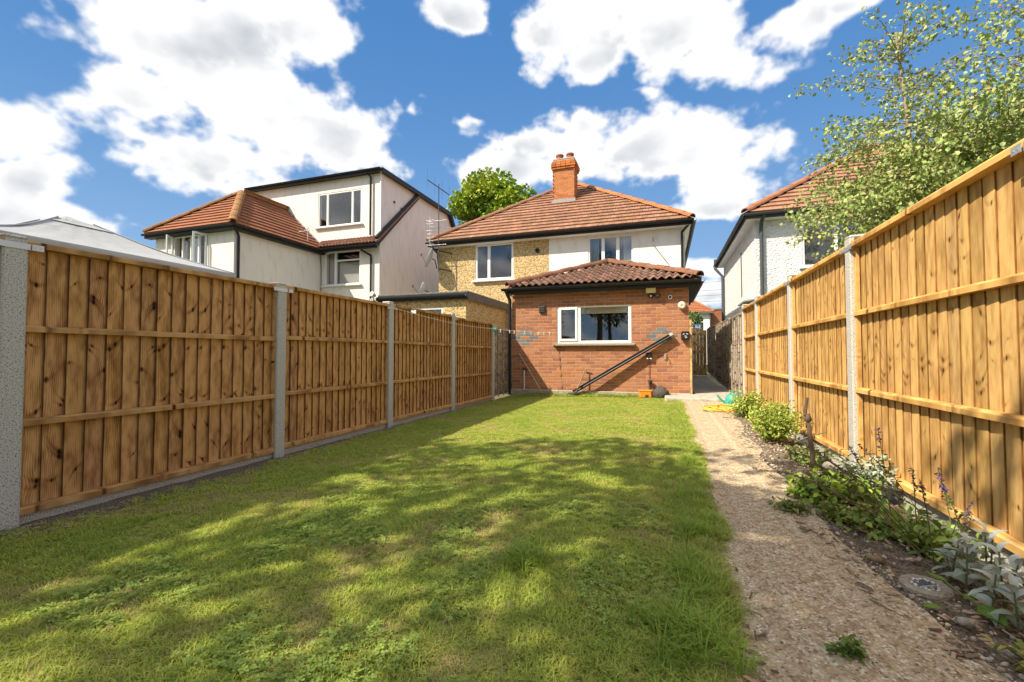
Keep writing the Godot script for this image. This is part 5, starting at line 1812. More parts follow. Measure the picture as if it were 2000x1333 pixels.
		var tt := y / sun.y
		var p := Vector3(gx, 0, gz) + sun * tt
		if in_view(p, 0.06): continue
		var gi := 0
		for k in 3:
			if Vector2(p.x - feet[k].x, p.z - feet[k].z).length() < Vector2(p.x - feet[gi].x, p.z - feet[gi].z).length(): gi = k
		groups[gi].append(Transform3D(leaf_basis(rdir() + Vector3(0, -0.3, 0), rr(-1.5, 1.5), rr(0.8, 1.4)), p - feet[gi]))
		gcols[gi].append(tinted(Color(0.11, 0.17, 0.035), 0.25, 0.1))
	# taller trees at the far end of the garden, which the windows reflect
	var rl := leaf_mesh(0.24, 0.18, 0.25)
	var where := [[-11.0, 15.0, 8.5], [-4.5, 17.5, 10.0], [2.0, 15.5, 8.8], [8.5, 17.0, 9.6], [-18.0, 14.0, 9.0]]
	var said := ["farthest towards the gazebo side", "tallest, behind the lawn", "behind the path", "behind the birch garden", "behind the gazebo garden"]
	for k in 5:
		var w: Array = where[k]
		var rc := []
		for i in 26:
			var d := rdir()
			rc.append([Vector3(0, w[2] * 0.62, 0) + d * Vector3(3.2, w[2] * 0.34, 2.6) * rr(0.4, 1.0), Vector3(1.4, 1.2, 1.4) * rr(0.7, 1.1), 150])
		leafy_tree("boundary_tree", "dark green boundary tree mirrored in the windows, " + said[k], "tree", Vector3(w[0], 0, w[1]), [Vector3.ZERO, Vector3(0.1, 2, 0), Vector3(0, w[2] * 0.5, 0)], 0.22, rc, rl, [Color(0.08, 0.13, 0.03), Color(0.06, 0.10, 0.025), Color(0.11, 0.16, 0.035)], M.leaf)
	var big := leaf_mesh(0.125, 0.09, 0.2)
	for k in 3:
		var tr := thing("garden_tree", ["dense garden tree behind the camera nearest the boundary", "garden tree behind the camera on the lawn's centre line", "garden tree behind the camera beyond the gazebo"][k], "tree", feet[k])
		var mb := MB.new()
		mb.tube([Vector3.ZERO, Vector3(0.1, 2.2, 0.1), Vector3(0.2, 4.6, -0.2), Vector3(0.1, 6.5, -0.6)], 0.2, 0.06, 9)
		for i in range(0, groups[k].size(), maxi(int(groups[k].size() / 26.0), 1)):
			var e: Vector3 = groups[k][i].origin
			mb.tube([Vector3(0.15, 4.2, -0.1), Vector3(0.15, 4.6, -0.2).lerp(e, 0.5) + Vector3(0, 0.3, 0), e], 0.05, 0.01, 5)
		part("trunk", mb, M.bark, tr)
		scatter("crown", big, M.leaf, groups[k], gcols[k], tr)


func build_wall_things() -> void:
	var ZW := -10.384
	# floodlight with its sensor
	var t := thing("security_light", "cream floodlight with motion sensor under the extension gutter", "light", Vector3(-0.29, 2.36, ZW))
	var mb := MB.new()
	mb.box(Vector3(0, 0.06, 0.10), Vector3(0.21, 0.13, 0.10), Basis(Vector3.RIGHT, 0.35), 0.012)
	part("housing", mb, M.aluminium, t)
	mb = MB.new()
	mb.box(Vector3(0, 0.06, 0.10) + Basis(Vector3.RIGHT, 0.35) * Vector3(0, 0, 0.053), Vector3(0.18, 0.105, 0.008), Basis(Vector3.RIGHT, 0.35), 0.002)
	part("lens", mb, M.lens, t)
	mb = MB.new()
	mb.box(Vector3(0.0, -0.06, 0.04), Vector3(0.10, 0.10, 0.08), Basis.IDENTITY, 0.01)
	mb.tube([Vector3(0.05, -0.05, 0.04), Vector3(0.12, -0.07, 0.06)], 0.012)
	part("bracket", mb, M.dark_iron, t)
	mb = MB.new()
	var nz := noise(FastNoiseLite.TYPE_SIMPLEX, 1.0, 2, 5)
	mb.blob(Vector3(0.15, -0.07, 0.07), Vector3(0.055, 0.05, 0.06), 0.0, nz, 8)
	part("sensor", mb, M.dark_iron, t)
	mb = MB.new()
	mb.blob(Vector3(0.0, -0.075, 0.085), Vector3(0.022, 0.02, 0.02), 0.0, nz, 6)
	part("knob", mb, M.white_plastic, t)
	# air brick
	t = thing("air_vent", "small brown louvred vent set high in the brick wall", "vent", Vector3(-2.79, 2.08, ZW))
	mb = MB.new()
	mb.box(Vector3(0, 0, 0.02), Vector3(0.15, 0.16, 0.04), Basis.IDENTITY, 0.006)
	part("body", mb, M.stone, t).material_override = M.dark_stone
	for i in 4:
		mb = MB.new()
		mb.box(Vector3(0, -0.055 + i * 0.035, 0.046), Vector3(0.13, 0.012, 0.02), Basis(Vector3.RIGHT, 0.5))
		part("louvre", mb, M.dark_stone, t)
	# small pale pipe end
	t = thing("overflow_pipe", "short white overflow pipe end under the gutter", "pipe", Vector3(0.11, 2.25, ZW))
	mb = MB.new()
	mb.lathe([Vector2(0.02, 0), Vector2(0.045, 0), Vector2(0.045, 0.05), Vector2(0.028, 0.055), Vector2(0.026, 0.0)], Vector3.ZERO, 14, Basis(Vector3.RIGHT, PI / 2))
	part("collar", mb, M.white_plastic, t)
	mb = MB.new()
	mb.lathe([Vector2(0.0, 0.012), Vector2(0.026, 0.012), Vector2(0.026, 0.01), Vector2(0, 0.01)], Vector3.ZERO, 12, Basis(Vector3.RIGHT, PI / 2))
	part("bore", mb, M.dark_iron, t)
	# alarm dome
	t = thing("alarm_sounder", "round cream alarm sounder near the corner of the brick wall", "alarm", Vector3(0.35, 2.07, ZW))
	mb = MB.new()
	mb.lathe([Vector2(0.02, 0), Vector2(0.075, 0.0), Vector2(0.085, 0.03), Vector2(0.08, 0.075), Vector2(0.055, 0.10), Vector2(0.0, 0.105)], Vector3.ZERO, 16, Basis(Vector3.RIGHT, PI / 2 + 0.2))
	part("housing", mb, M.cream_plastic, t)
	mb = MB.new()
	mb.lathe([Vector2(0.04, 0.1), Vector2(0.05, 0.112), Vector2(0.03, 0.112), Vector2(0.03, 0.1)], Vector3.ZERO, 16, Basis(Vector3.RIGHT, PI / 2 + 0.2))
	part("ring", mb, M.white_plastic, t)
	# black box at the corner
	t = thing("meter_box", "black weatherproof box with small white marks on the wall corner", "electrical box", Vector3(0.41, 1.40, ZW))
	mb = MB.new()
	mb.box(Vector3(0, 0, 0.06), Vector3(0.17, 0.19, 0.12), Basis.IDENTITY, 0.02)
	part("case", mb, M.black_plastic, t)
	for q in [[-0.035, 0.035, 0.3], [0.035, 0.035, -0.3], [0.0, -0.01, 0.0], [0.015, -0.04, 0.5]]:
		mb = MB.new()
		mb.box(Vector3(q[0], q[1], 0.1215), Vector3(0.04, 0.012, 0.003), Basis(Vector3.BACK, q[2]))
		part("mark", mb, M.white_plastic, t)
	# socket
	t = thing("outdoor_socket", "black outdoor socket with two white plugs below the leaning gutter", "socket", Vector3(-0.34, 0.95, ZW))
	mb = MB.new()
	mb.box(Vector3(0, 0.03, 0.05), Vector3(0.13, 0.11, 0.10), Basis.IDENTITY, 0.02)
	part("case", mb, M.black_plastic, t)
	for s in [-0.035, 0.035]:
		mb = MB.new()
		mb.box(Vector3(s, -0.042, 0.055), Vector3(0.045, 0.035, 0.05), Basis.IDENTITY, 0.008)
		part("plug", mb, M.white_plastic, t)
	mb = MB.new()
	mb.tube([Vector3(0.0, -0.05, 0.02), Vector3(0.01, -0.2, 0.014), Vector3(-0.005, -0.36, 0.013), Vector3(0.01, -0.52, 0.015)], 0.006)
	part("cable", mb, M.dark_iron, t)
	# hook
	t = thing("wall_hook", "small rusty hook bracket with pale mortar on the wall beside the socket", "hook", Vector3(0.0, 0.95, ZW))
	mb = MB.new()
	mb.box(Vector3(0, 0, 0.008), Vector3(0.05, 0.13, 0.014), Basis.IDENTITY, 0.004)
	part("plate", mb, M.stone, t)
	mb = MB.new()
	mb.tube([Vector3(0, 0.03, 0.01), Vector3(0.01, 0.02, 0.07), Vector3(0.02, -0.03, 0.09), Vector3(0.02, -0.05, 0.06)], 0.008)
	part("hook", mb, M.tool_wood, t)
	# standing drain tap
	t = thing("standpipe", "dark standpipe with flared foot against the brick plinth", "pipe", Vector3(-0.32, 0.1, ZW + 0.08))
	mb = MB.new()
	mb.lathe([Vector2(0, 0), Vector2(0.11, 0.0), Vector2(0.10, 0.05), Vector2(0.05, 0.10), Vector2(0.03, 0.14), Vector2(0.03, 0.26), Vector2(0.045, 0.27), Vector2(0.045, 0.33), Vector2(0.0, 0.335)], Vector3.ZERO, 14)
	part("body", mb, M.dark_iron, t)
	mb = MB.new()
	mb.tube([Vector3(0, 0.28, 0), Vector3(-0.02, 0.30, 0.07), Vector3(-0.02, 0.25, 0.09)], 0.015)
	part("spout", mb, M.dark_iron, t)
	# tap on a white pipe
	t = thing("garden_tap", "black garden tap on a white pipe beside the leaning cane", "tap", Vector3(-3.23, 0.1, ZW + 0.03))
	mb = MB.new()
	mb.tube([Vector3(0, 0.0, 0), Vector3(0, 0.52, 0)], 0.016, 0.016, 8)
	part("pipe", mb, M.white_plastic, t)
	mb = MB.new()
	mb.tube([Vector3(-0.06, 0.54, 0), Vector3(0.05, 0.54, 0), Vector3(0.06, 0.50, 0.05)], 0.018)
	mb.box(Vector3(0, 0.585, 0), Vector3(0.06, 0.014, 0.02), Basis.IDENTITY, 0.004)
	part("tap", mb, M.dark_iron, t)
	# leaning gutter
	t = thing("leaning_gutter", "length of black gutter leaning diagonally across the brick wall", "gutter", Vector3(-2.02, 0.14, -10.18))
	mb = MB.new()
	var pr := gutter_profile(0.06)
	mb.bar(Vector3.ZERO, Vector3(2.14, 1.29, -0.12), pr, Vector3(-0.45, 0.8, 0.55))
	part("trough", mb, M.black_plastic, t)
	mb = MB.new()
	mb.bar(Vector3(2.11, 1.272, -0.118), Vector3(2.17, 1.308, -0.122), PackedVector2Array([Vector2(-0.066, 0.01), Vector2(-0.045, -0.05), Vector2(0, -0.068), Vector2(0.045, -0.05), Vector2(0.066, 0.01)]), Vector3(-0.45, 0.8, 0.55))
	part("end_cap", mb, M.stone, t)
	# half moon edger
	t = thing("lawn_edger", "wooden-handled lawn edger with flat iron blade leaning on the wall", "garden tool", Vector3(-1.93, 0.11, -10.12))
	mb = MB.new()
	mb.tube([Vector3(0.0, 0.03, 0), Vector3(0.19, 0.56, -0.19)], 0.017, 0.014, 8)
	part("handle", mb, M.tool_wood, t)
	mb = MB.new()
	mb.tube([Vector3(0.13, 0.57, -0.20), Vector3(0.25, 0.555, -0.19)], 0.016, 0.016, 8)
	part("grip", mb, M.tool_wood, t)
	mb = MB.new()
	mb.box(Vector3(-0.04, 0.012, 0.02), Vector3(0.27, 0.016, 0.16), Basis(Vector3.BACK, 0.06), 0.006)
	mb.tube([Vector3(-0.02, 0.01, 0), Vector3(0.03, 0.12, -0.03)], 0.024, 0.019, 8)
	part("blade", mb, M.dark_iron, t)
	# cane
	mb = MB.new()
	mb.tube([Vector3(-3.36, 1.02, -10.36), Vector3(-3.05, 0.55, -10.30), Vector3(-2.72, 0.06, -10.22)], 0.009, 0.010, 6)
	one("bamboo_cane", mb, M.bamboo, "thin bamboo cane leaning on the shaded corner of the brick wall", "cane")
	# orange box and the lump beside it
	t = thing("orange_box", "orange plastic box lying in the grass at the foot of the wall", "box", Vector3(-0.41, 0.06, -9.98), "", Basis(Vector3.UP, 0.12))
	mb = MB.new()
	mb.box(Vector3(0, 0.09, 0), Vector3(0.27, 0.17, 0.20), Basis.IDENTITY, 0.03)
	part("body", mb, M.orange_plastic, t)
	mb = MB.new()
	mb.box(Vector3(0, 0.165, 0), Vector3(0.285, 0.03, 0.215), Basis.IDENTITY, 0.012)
	part("lid", mb, M.orange_plastic, t)
	mb = MB.new()
	mb.box(Vector3(0.02, 0.05, 0.102), Vector3(0.07, 0.07, 0.012), Basis.IDENTITY, 0.004)
	part("latch", mb, M.dark_iron, t)
	mb = MB.new()
	var rn := noise(FastNoiseLite.TYPE_SIMPLEX, 0.9, 3, 8)
	mb.blob(Vector3(-0.10, 0.17, -9.96), Vector3(0.165, 0.145, 0.13), 0.35, rn, 14)
	one("rough_stump", mb, M.dark_stone, "rough dark grey stump beside the orange box", "stump")
	# clothes line and pegs
	var A := Vector3(-3.56, 1.64, -5.36)
	var K := Vector3(-3.5, 1.55, -9.1)
	var B := Vector3(-2.46, 1.52, -10.33)
	var pts := []
	for i in 13: pts.append(A.lerp(K, i / 12.0) + Vector3(0, -0.05 * sin(PI * i / 12.0), 0))
	for i in range(1, 9): pts.append(K.lerp(B, i / 8.0) + Vector3(0, -0.03 * sin(PI * i / 8.0), 0))
	mb = MB.new()
	mb.tube(pts, 0.004, 0.004, 5)
	one("clothes_line", mb, M.rope, "thin pale clothes line strung from a fence post to the window", "clothes line")
	var pm := MB.new()
	for s in [-1, 1]:
		pm.box(Vector3(s * 0.006, -0.022, 0), Vector3(0.008, 0.075, 0.012), Basis(Vector3.BACK, s * 0.06), 0.002)
	pm.box(Vector3(0, -0.008, 0), Vector3(0.016, 0.012, 0.016), Basis.IDENTITY, 0.003)
	var pegs := [[0.08, "nearest the old lap panel"], [0.22, "second from the lap panel"], [0.30, "before the black downpipe"], [0.47, "left of the grey brick diamond"], [0.58, "over the grey brick diamond"], [0.70, "third from the window"], [0.80, "second from the window"], [0.90, "nearest the window"]]
	for q in pegs:
		var k: float = q[0]
		var p := K.lerp(B, k) + Vector3(0, -0.03 * sin(PI * k), 0)
		var o := put("clothes_peg", pm.mesh(), M.white_plastic, null, Transform3D(Basis(Vector3.UP, rr(-0.8, 0.8)) * Basis(Vector3.BACK, rr(-0.2, 0.2)), p))
		tag(o, "white clothes peg on the line, " + q[1], "clothes peg", "pegs on the clothes line")
	var kn := MB.new()
	kn.box(Vector3(0, -0.02, 0), Vector3(0.07, 0.09, 0.05), Basis.IDENTITY, 0.015)
	tag(put("line_tensioner", kn.mesh(), M.teal_plastic, null, Transform3D(Basis.IDENTITY, K)), "pale teal tensioner on the clothes line by the last post", "line tensioner")
	kn = MB.new()
	kn.box(Vector3(0, 0, 0), Vector3(0.10, 0.03, 0.02), Basis(Vector3.BACK, 0.5), 0.006)
	kn.box(Vector3(0.01, 0.0, 0.01), Vector3(0.09, 0.03, 0.02), Basis(Vector3.BACK, -0.45), 0.006)
	tag(put("white_clip", kn.mesh(), M.white_plastic, null, Transform3D(Basis.IDENTITY, A + Vector3(0.04, -0.02, -0.42))), "large white clip on the line beside the third fence panel", "clip")
	# aerials and dishes
	t = thing("aerial_mast", "tall television aerial mast clamped to the pebbledash corner", "aerial", Vector3(-7.38, 0, -13.72))
	mb = MB.new()
	mb.tube([Vector3(0, 3.85, 0), Vector3(0, 6.9, 0)], 0.020, 0.015, 8)
	part("mast", mb, M.grey_pipe, t)
	for y in [3.95, 4.58]:
		mb = MB.new()
		mb.tube([Vector3(0, y, 0), Vector3(0.30, y - 0.03, -0.44)], 0.02)
		part("bracket", mb, M.dark_iron, t)
	mb = MB.new()
	mb.tube([Vector3(-0.28, 6.98, 0.3), Vector3(0.25, 6.6, -0.3)], 0.016)
	for i in 4:
		var f := i / 3.0
		var c := Vector3(-0.28, 6.98, 0.3).lerp(Vector3(0.25, 6.6, -0.3), f)
		mb.tube([c - Vector3(0, 0.32, 0), c + Vector3(0, 0.36, 0)], 0.004, 0.004, 4)
	part("upper_array", mb, M.grey_pipe, t)
	mb = MB.new()
	mb.tube([Vector3(-0.45, 5.35, 0.35), Vector3(0.35, 5.42, -0.3)], 0.014)
	mb.tube([Vector3(-0.28, 4.75, 0.1), Vector3(-0.28, 5.75, 0.1)], 0.012)
	for i in 8:
		mb.tube([Vector3(-0.42, 4.8 + i * 0.12, 0.1), Vector3(-0.14, 4.8 + i * 0.12, 0.1)], 0.006, 0.006, 4)
	for y in [4.78, 5.62]:
		mb.tube([Vector3(-0.40, y, 0.02), Vector3(0.30, y, 0.02)], 0.008, 0.008, 4)
	part("lower_array", mb, M.aluminium, t)
	for q in [[Vector3(-7.72, 4.35, -13.85), 0.36, "large pale satellite dish high on the pebbledash corner"], [Vector3(-7.05, 2.98, -12.2), 0.24, "small grey satellite dish standing above the flat felt roof"]]:
		t = thing("satellite_dish", q[2], "satellite dish", q[0])
		mb = MB.new()
		var r: float = q[1]
		var db := Basis(Vector3.UP, -1.1) * Basis(Vector3.RIGHT, PI / 2 - 0.35)
		mb.lathe([Vector2(0.0, 0.0), Vector2(r * 0.5, 0.02), Vector2(r * 0.85, 0.06), Vector2(r, 0.10), Vector2(r, 0.115), Vector2(r * 0.5, 0.03), Vector2(0, 0.012)], Vector3.ZERO, 20, db)
		part("reflector", mb, M.dish, t)
		mb = MB.new()
		mb.tube([db * Vector3(0, 0.02, r * 0.9), db * Vector3(0, 0.38, 0)], 0.01)
		mb.box(db * Vector3(0, 0.38, 0), Vector3(0.05, 0.05, 0.09), db, 0.01)
		part("receiver_arm", mb, M.grey_pipe, t)
		mb = MB.new()
		mb.tube([db * Vector3(0, -0.01, 0), db * Vector3(0, -0.12, 0), Vector3(0.1, -0.32, -0.2)], 0.018)
		part("bracket", mb, M.dark_iron, t)
	t = thing("roof_aerial", "small aerial on the edge of the wing roof below the dormer", "aerial", Vector3(-12.85, 5.25, -13.5))
	mb = MB.new()
	mb.tube([Vector3(0, -0.3, 0), Vector3(0, 0.6, 0)], 0.014)
	part("mast", mb, M.aluminium, t)
	mb = MB.new()
	mb.tube([Vector3(-0.35, 0.42, 0.1), Vector3(0.3, 0.5, -0.1)], 0.01)
	for i in 6:
		var c := Vector3(-0.35, 0.42, 0.1).lerp(Vector3(0.3, 0.5, -0.1), i / 5.0)
		mb.tube([c + Vector3(-0.05, -0.14, -0.1), c + Vector3(0.05, 0.14, 0.1)], 0.006, 0.006, 4)
	part("array", mb, M.aluminium, t)
	t = thing("corner_floodlight", "twin-headed grey floodlight on the corner of the flat-roofed extension", "light", Vector3(-7.85, 2.6, -10.9))
	for q in [[-0.03, 0.08, 0.5], [-0.02, -0.10, 0.9]]:
		mb = MB.new()
		mb.lathe([Vector2(0, 0), Vector2(0.04, 0.0), Vector2(0.06, 0.08), Vector2(0.075, 0.15), Vector2(0.06, 0.15), Vector2(0, 0.12)], Vector3(q[0], q[1], 0.03), 12, Basis(Vector3.BACK, q[2]) * Basis(Vector3.RIGHT, 1.2))
		part("lamp_head", mb, M.aluminium, t)
	mb = MB.new()
	mb.box(Vector3(0.03, -0.02, 0), Vector3(0.06, 0.12, 0.08), Basis.IDENTITY, 0.01)
	part("mount", mb, M.grey_pipe, t)
	t = thing("wall_bracket", "thin wire stay on the white rendered wall by the corner", "bracket", Vector3(-0.3, 4.2, -14.18))
	mb = MB.new()
	mb.tube([Vector3(0.0, 0.1, 0.02), Vector3(0.42, -0.5, 0.02)], 0.01)
	mb.tube([Vector3(-0.02, 0.22, 0.01), Vector3(-0.02, 0.36, 0.05)], 0.01)
	part("stay", mb, M.grey_pipe, t)


func bush(called: String, label: String, cat: String, at: Vector3, r: Vector3, n: int, leaf: Mesh, tones: Array, m: Material, stems := 10) -> Node3D:
	var t := thing(called, label, cat, at)
	var mb := MB.new()
	var xf := []
	var cols := []
	for i in stems:
		var d := Vector3(rr(-1, 1), rr(0.5, 1.0), rr(-1, 1)).normalized()
		var tip := d * r * Vector3(1.0, 1.25, 1.0) * rr(0.75, 1.05)
		tip.y = absf(tip.y)
		mb.tube([Vector3(rr(-0.03, 0.03), 0, rr(-0.03, 0.03)), tip * 0.55 + Vector3(0, r.y * 0.1, 0), tip], 0.006, 0.0025, 4)
		for j in int(n / float(stems)):
			var s := pow(rng.randf(), 0.6)
			var p := tip * s + rdir() * r.x * (0.12 + 0.17 * s)
			if p.y < 0.01: p.y = rr(0.01, 0.05)
			xf.append(Transform3D(leaf_basis(d * 0.7 + rdir(), rr(-1.0, 1.0), rr(0.6, 1.3)), p))
			cols.append(tinted(tones[rng.randi_range(0, tones.size() - 1)], 0.25, 0.12))
	part("stem", mb, M.stem, t)
	scatter("foliage", leaf, m, xf, cols, t)
	return t


func build_bed() -> void:
	var G := func(x: float, z: float) -> Vector3: return Vector3(x, gh(x) + 0.005, z)
	var small := leaf_mesh(0.036, 0.022, 0.25)
	var tones := [Color(0.27, 0.36, 0.045), Color(0.38, 0.43, 0.07), Color(0.18, 0.27, 0.04), Color(0.45, 0.47, 0.11)]
	bush("green_bush", "larger bright green bush at the path edge below the fence", "bush", G.call(1.06, -5.35), Vector3(0.31, 0.34, 0.36), 3000, small, tones, M.leaf, 34)
	bush("green_bush", "smaller green bush beside the teal can near the passage", "bush", G.call(1.12, -7.3), Vector3(0.30, 0.30, 0.38), 2200, small, tones, M.leaf, 28)
	bush("shrub", "thin yellow-green shrub between the two bushes against the fence", "bush", G.call(1.30, -6.3), Vector3(0.16, 0.33, 0.3), 900, small, tones, M.leaf, 16)
	bush("weed_clump", "low weeds round the foot of the upright stick", "weeds", G.call(1.14, -4.35), Vector3(0.22, 0.12, 0.30), 560, small, [Color(0.16, 0.22, 0.05), Color(0.24, 0.27, 0.09)], M.leaf, 22)
	bush("herb_clump", "fresh green lemon-balm like clump spreading over the path edge", "herb", G.call(0.98, -3.28), Vector3(0.27, 0.10, 0.26), 850, leaf_mesh(0.046, 0.036, 0.2), [Color(0.30, 0.42, 0.05), Color(0.22, 0.33, 0.045), Color(0.15, 0.24, 0.04)], M.leaf, 30)
	bush("silver_bush", "small grey-leaved bush against the gravel board behind the green clump", "bush", G.call(1.27, -3.62), Vector3(0.17, 0.25, 0.2), 520, leaf_mesh(0.05, 0.02, 0.2), [Color(0.36, 0.40, 0.30), Color(0.27, 0.32, 0.22)], M.leaf_silver, 18)
	bush("salvia_plant", "dark green leafy mound of the purple-spiked salvia", "herb", G.call(1.12, -2.62), Vector3(0.22, 0.11, 0.30), 760, leaf_mesh(0.042, 0.022, 0.2), [Color(0.20, 0.30, 0.055), Color(0.28, 0.38, 0.07), Color(0.36, 0.43, 0.10)], M.leaf, 30)
	bush("ground_ivy", "low ragged weeds trailing from the salvia onto the path", "weeds", G.call(0.93, -2.85), Vector3(0.18, 0.05, 0.24), 460, leaf_mesh(0.03, 0.026, 0.2), [Color(0.15, 0.22, 0.04), Color(0.26, 0.28, 0.06)], M.leaf, 18)
	bush("weed_tuft", "tiny tuft of weeds growing through the path concrete", "weeds", G.call(0.52, -1.62), Vector3(0.07, 0.022, 0.05), 170, leaf_mesh(0.022, 0.010, 0.2), [Color(0.14, 0.21, 0.04)], M.leaf, 10)
	bush("weed_tuft", "ragged weed tuft reaching into the path before the green clump", "weeds", G.call(0.70, -3.0), Vector3(0.14, 0.03, 0.09), 300, leaf_mesh(0.03, 0.012, 0.2), [Color(0.15, 0.22, 0.05), Color(0.26, 0.28, 0.08)], M.leaf, 12)
	bush("weed_tuft", "yellowish weeds at the bottom corner beside pale pebbles", "weeds", G.call(1.0, -1.66), Vector3(0.12, 0.07, 0.07), 240, leaf_mesh(0.03, 0.018, 0.2), [Color(0.16, 0.24, 0.05), Color(0.36, 0.34, 0.08)], M.leaf, 12)
	# salvia spikes lean towards the path
	var sp := thing("salvia_spikes", "arching salvia stems with faded and purple flower spikes", "flower", G.call(1.14, -2.62))
	for i in 18:
		var mb := MB.new()
		var p0 := Vector3(rr(-0.12, 0.12), 0.03, rr(-0.3, 0.28))
		var lean := Vector3(rr(-0.55, 0.12), rr(0.24, 0.52), rr(-0.30, 0.15))
		var p1 := p0 + lean * 0.5 + Vector3(0, 0.05, 0)
		var p2 := p0 + lean
		mb.tube([p0, p1, p2], 0.0028, 0.0016, 4)
		part("stalk", mb, M.stem, sp)
		var xf := []
		var cols := []
		var purple := rng.randf() < 0.28
		for j in 46:
			var s := rr(0.45, 1.0)
			var p := p0.lerp(p1, s * 2.0) if s < 0.5 else p1.lerp(p2, s * 2.0 - 1.0)
			xf.append(Transform3D(leaf_basis(rdir() + Vector3(0, 0.3, 0), rr(-1, 1), rr(0.6, 1.2)), p + rdir() * 0.004))
			cols.append(tinted(Color(0.13, 0.06, 0.28) if purple and s > 0.75 else (Color(0.17, 0.115, 0.10) if s > 0.6 and not purple else Color(0.17, 0.19, 0.06)), 0.3, 0.1))
		scatter("flower_spike", leaf_mesh(0.017, 0.010, 0.3), M.leaf, xf, cols, sp)
	# lamb's ear
	var la := thing("silver_plant", "silver felted lamb's-ear plant with broad pale leaves in the corner", "plant", G.call(1.10, -2.14))
	var shapes := []
	for k in 3:
		var mb := MB.new()
		mb.col = [Color(0.38, 0.42, 0.35), Color(0.28, 0.33, 0.24), Color(0.47, 0.51, 0.46)][k]
		var L := 0.092
		var w := 0.044
		var prev := []
		for i in 8:
			var f := i / 7.0
			var hw := w * 0.5 * pow(sin(PI * pow(f * 0.94 + 0.05, 0.75)), 0.8)
			var mid := Vector3(0, 0.012 * sin(f * PI) - 0.02 * f * f, f * L)
			var row := [mid + Vector3(-hw, hw * 0.35, 0), mid, mid + Vector3(hw, hw * 0.35, 0)]
			if i > 0:
				for s in 2:
					mb.poly([prev[s], prev[s + 1], row[s + 1], row[s]], Vector3(0, 1, 0))
			prev = row
		shapes.append(mb.mesh())
	var st := MB.new()
	for i in 13:
		var base := Vector3(rr(-0.07, 0.1), 0, rr(-0.22, 0.30))
		var tip := base + Vector3(rr(-0.07, 0.05), rr(0.08, 0.25), rr(-0.06, 0.06))
		st.tube([base, tip], 0.0035, 0.0025, 5)
		for j in 9:
			var s := 0.25 + 0.75 * (j / 8.0)
			var az := j * 2.4 + i
			var d := Vector3(cos(az), lerpf(0.05, 1.2, pow(s, 2.5)), sin(az))
			put("leaf", shapes[2 if s > 0.8 else rng.randi_range(0, 1)], M.leaf_silver, la, Transform3D(leaf_basis(d, rr(-0.3, 0.3), lerpf(1.15, 0.75, s) * rr(0.7, 1.0)), base.lerp(tip, s)))
	st.col = Color(0.3, 0.33, 0.25)
	part("stem", st, M.stem, la)
	# dock leaf plant
	var dk := thing("dock_plant", "single weed with one large drooping arrow-shaped green leaf", "plant", G.call(0.99, -2.02))
	var mb := MB.new()
	mb.tube([Vector3(-0.03, 0.07, -0.08), Vector3(0.0, 0.05, 0.0), Vector3(0.02, 0.04, 0.05)], 0.004, 0.003, 5)
	part("stem", mb, M.stem, dk)
	for q in [[Vector3(0.02, 0.045, 0.05), Vector3(0.25, -0.25, 1.0), 0.68], [Vector3(-0.03, 0.07, -0.08), Vector3(-0.7, 0.15, -0.6), 0.45], [Vector3(-0.10, 0.02, 0.03), Vector3(-1, -0.05, 0.4), 0.4], [Vector3(0.0, 0.05, 0.0), Vector3(1, 0.2, -0.3), 0.35]]:
		var lf := MB.new()
		lf.col = Color(0.16, 0.27, 0.04)
		for i in 6:
			for s in [-1.0, 1.0]:
				var wd := [0.012, 0.052, 0.050, 0.040, 0.024, 0.011, 0.0]
				var z0 := i / 6.0 * 0.13 - (0.014 if i == 0 else 0.0)
				var z1 := (i + 1) / 6.0 * 0.13
				lf.poly([Vector3(0, 0, z0), Vector3(0, -0.004, z1), Vector3(s * wd[i + 1], 0.008, z1), Vector3(s * wd[i], 0.008, z0 - 0.008)], Vector3.UP)
		put("leaf", lf.mesh(), M.leaf, dk, Transform3D(leaf_basis(q[1], 0.1, q[2]), q[0]))
	# mosaic disc
	var di := thing("mosaic_stone", "round stepping disc with dark mosaic centre lying in the soil", "stepping stone", Vector3(0.93, gh(0.93) + 0.018, -2.15), "", Basis(Vector3.RIGHT, 0.04).scaled(Vector3(0.8, 0.8, 0.8)))
	mb = MB.new()
	mb.lathe([Vector2(0, -0.02), Vector2(0.095, -0.02), Vector2(0.10, 0.0), Vector2(0.098, 0.014), Vector2(0.086, 0.022), Vector2(0.062, 0.020), Vector2(0.058, 0.016), Vector2(0, 0.016)], Vector3.ZERO, 26)
	part("disc", mb, M.stone, di)
	for i in 46:
		var a := i * 2.39996
		var r := 0.0083 * sqrt(i + 0.5)
		mb = MB.new()
		mb.col = Color(0.10, 0.12, 0.15) if r < 0.042 else Color(0.75, 0.74, 0.70)
		if rng.randf() < 0.12: mb.col = Color(0.45, 0.48, 0.5)
		mb.box(Vector3(r * cos(a), 0.018, r * sin(a)), Vector3(0.011, 0.006, 0.010), Basis(Vector3.UP, -a + rr(-0.3, 0.3)), 0.0015)
		part("mosaic_chip", mb, M.mosaic, di)
	# stick and stone
	var rn := noise(FastNoiseLite.TYPE_SIMPLEX, 0.8, 3, 18)
	mb = MB.new()
	mb.tube([Vector3(1.08, 0.05, -4.08), Vector3(1.075, 0.25, -4.08), Vector3(1.06, 0.40, -4.085), Vector3(1.055, 0.46, -4.08), Vector3(1.035, 0.54, -4.09), Vector3(1.05, 0.66, -4.09)], 0.019, 0.011, 9)
	mb.blob(Vector3(1.05, 0.50, -4.085), Vector3(0.024, 0.035, 0.022), 0.5, rn, 8)
	mb.tube([Vector3(1.05, 0.50, -4.085), Vector3(1.02, 0.53, -4.07)], 0.010, 0.006, 6)
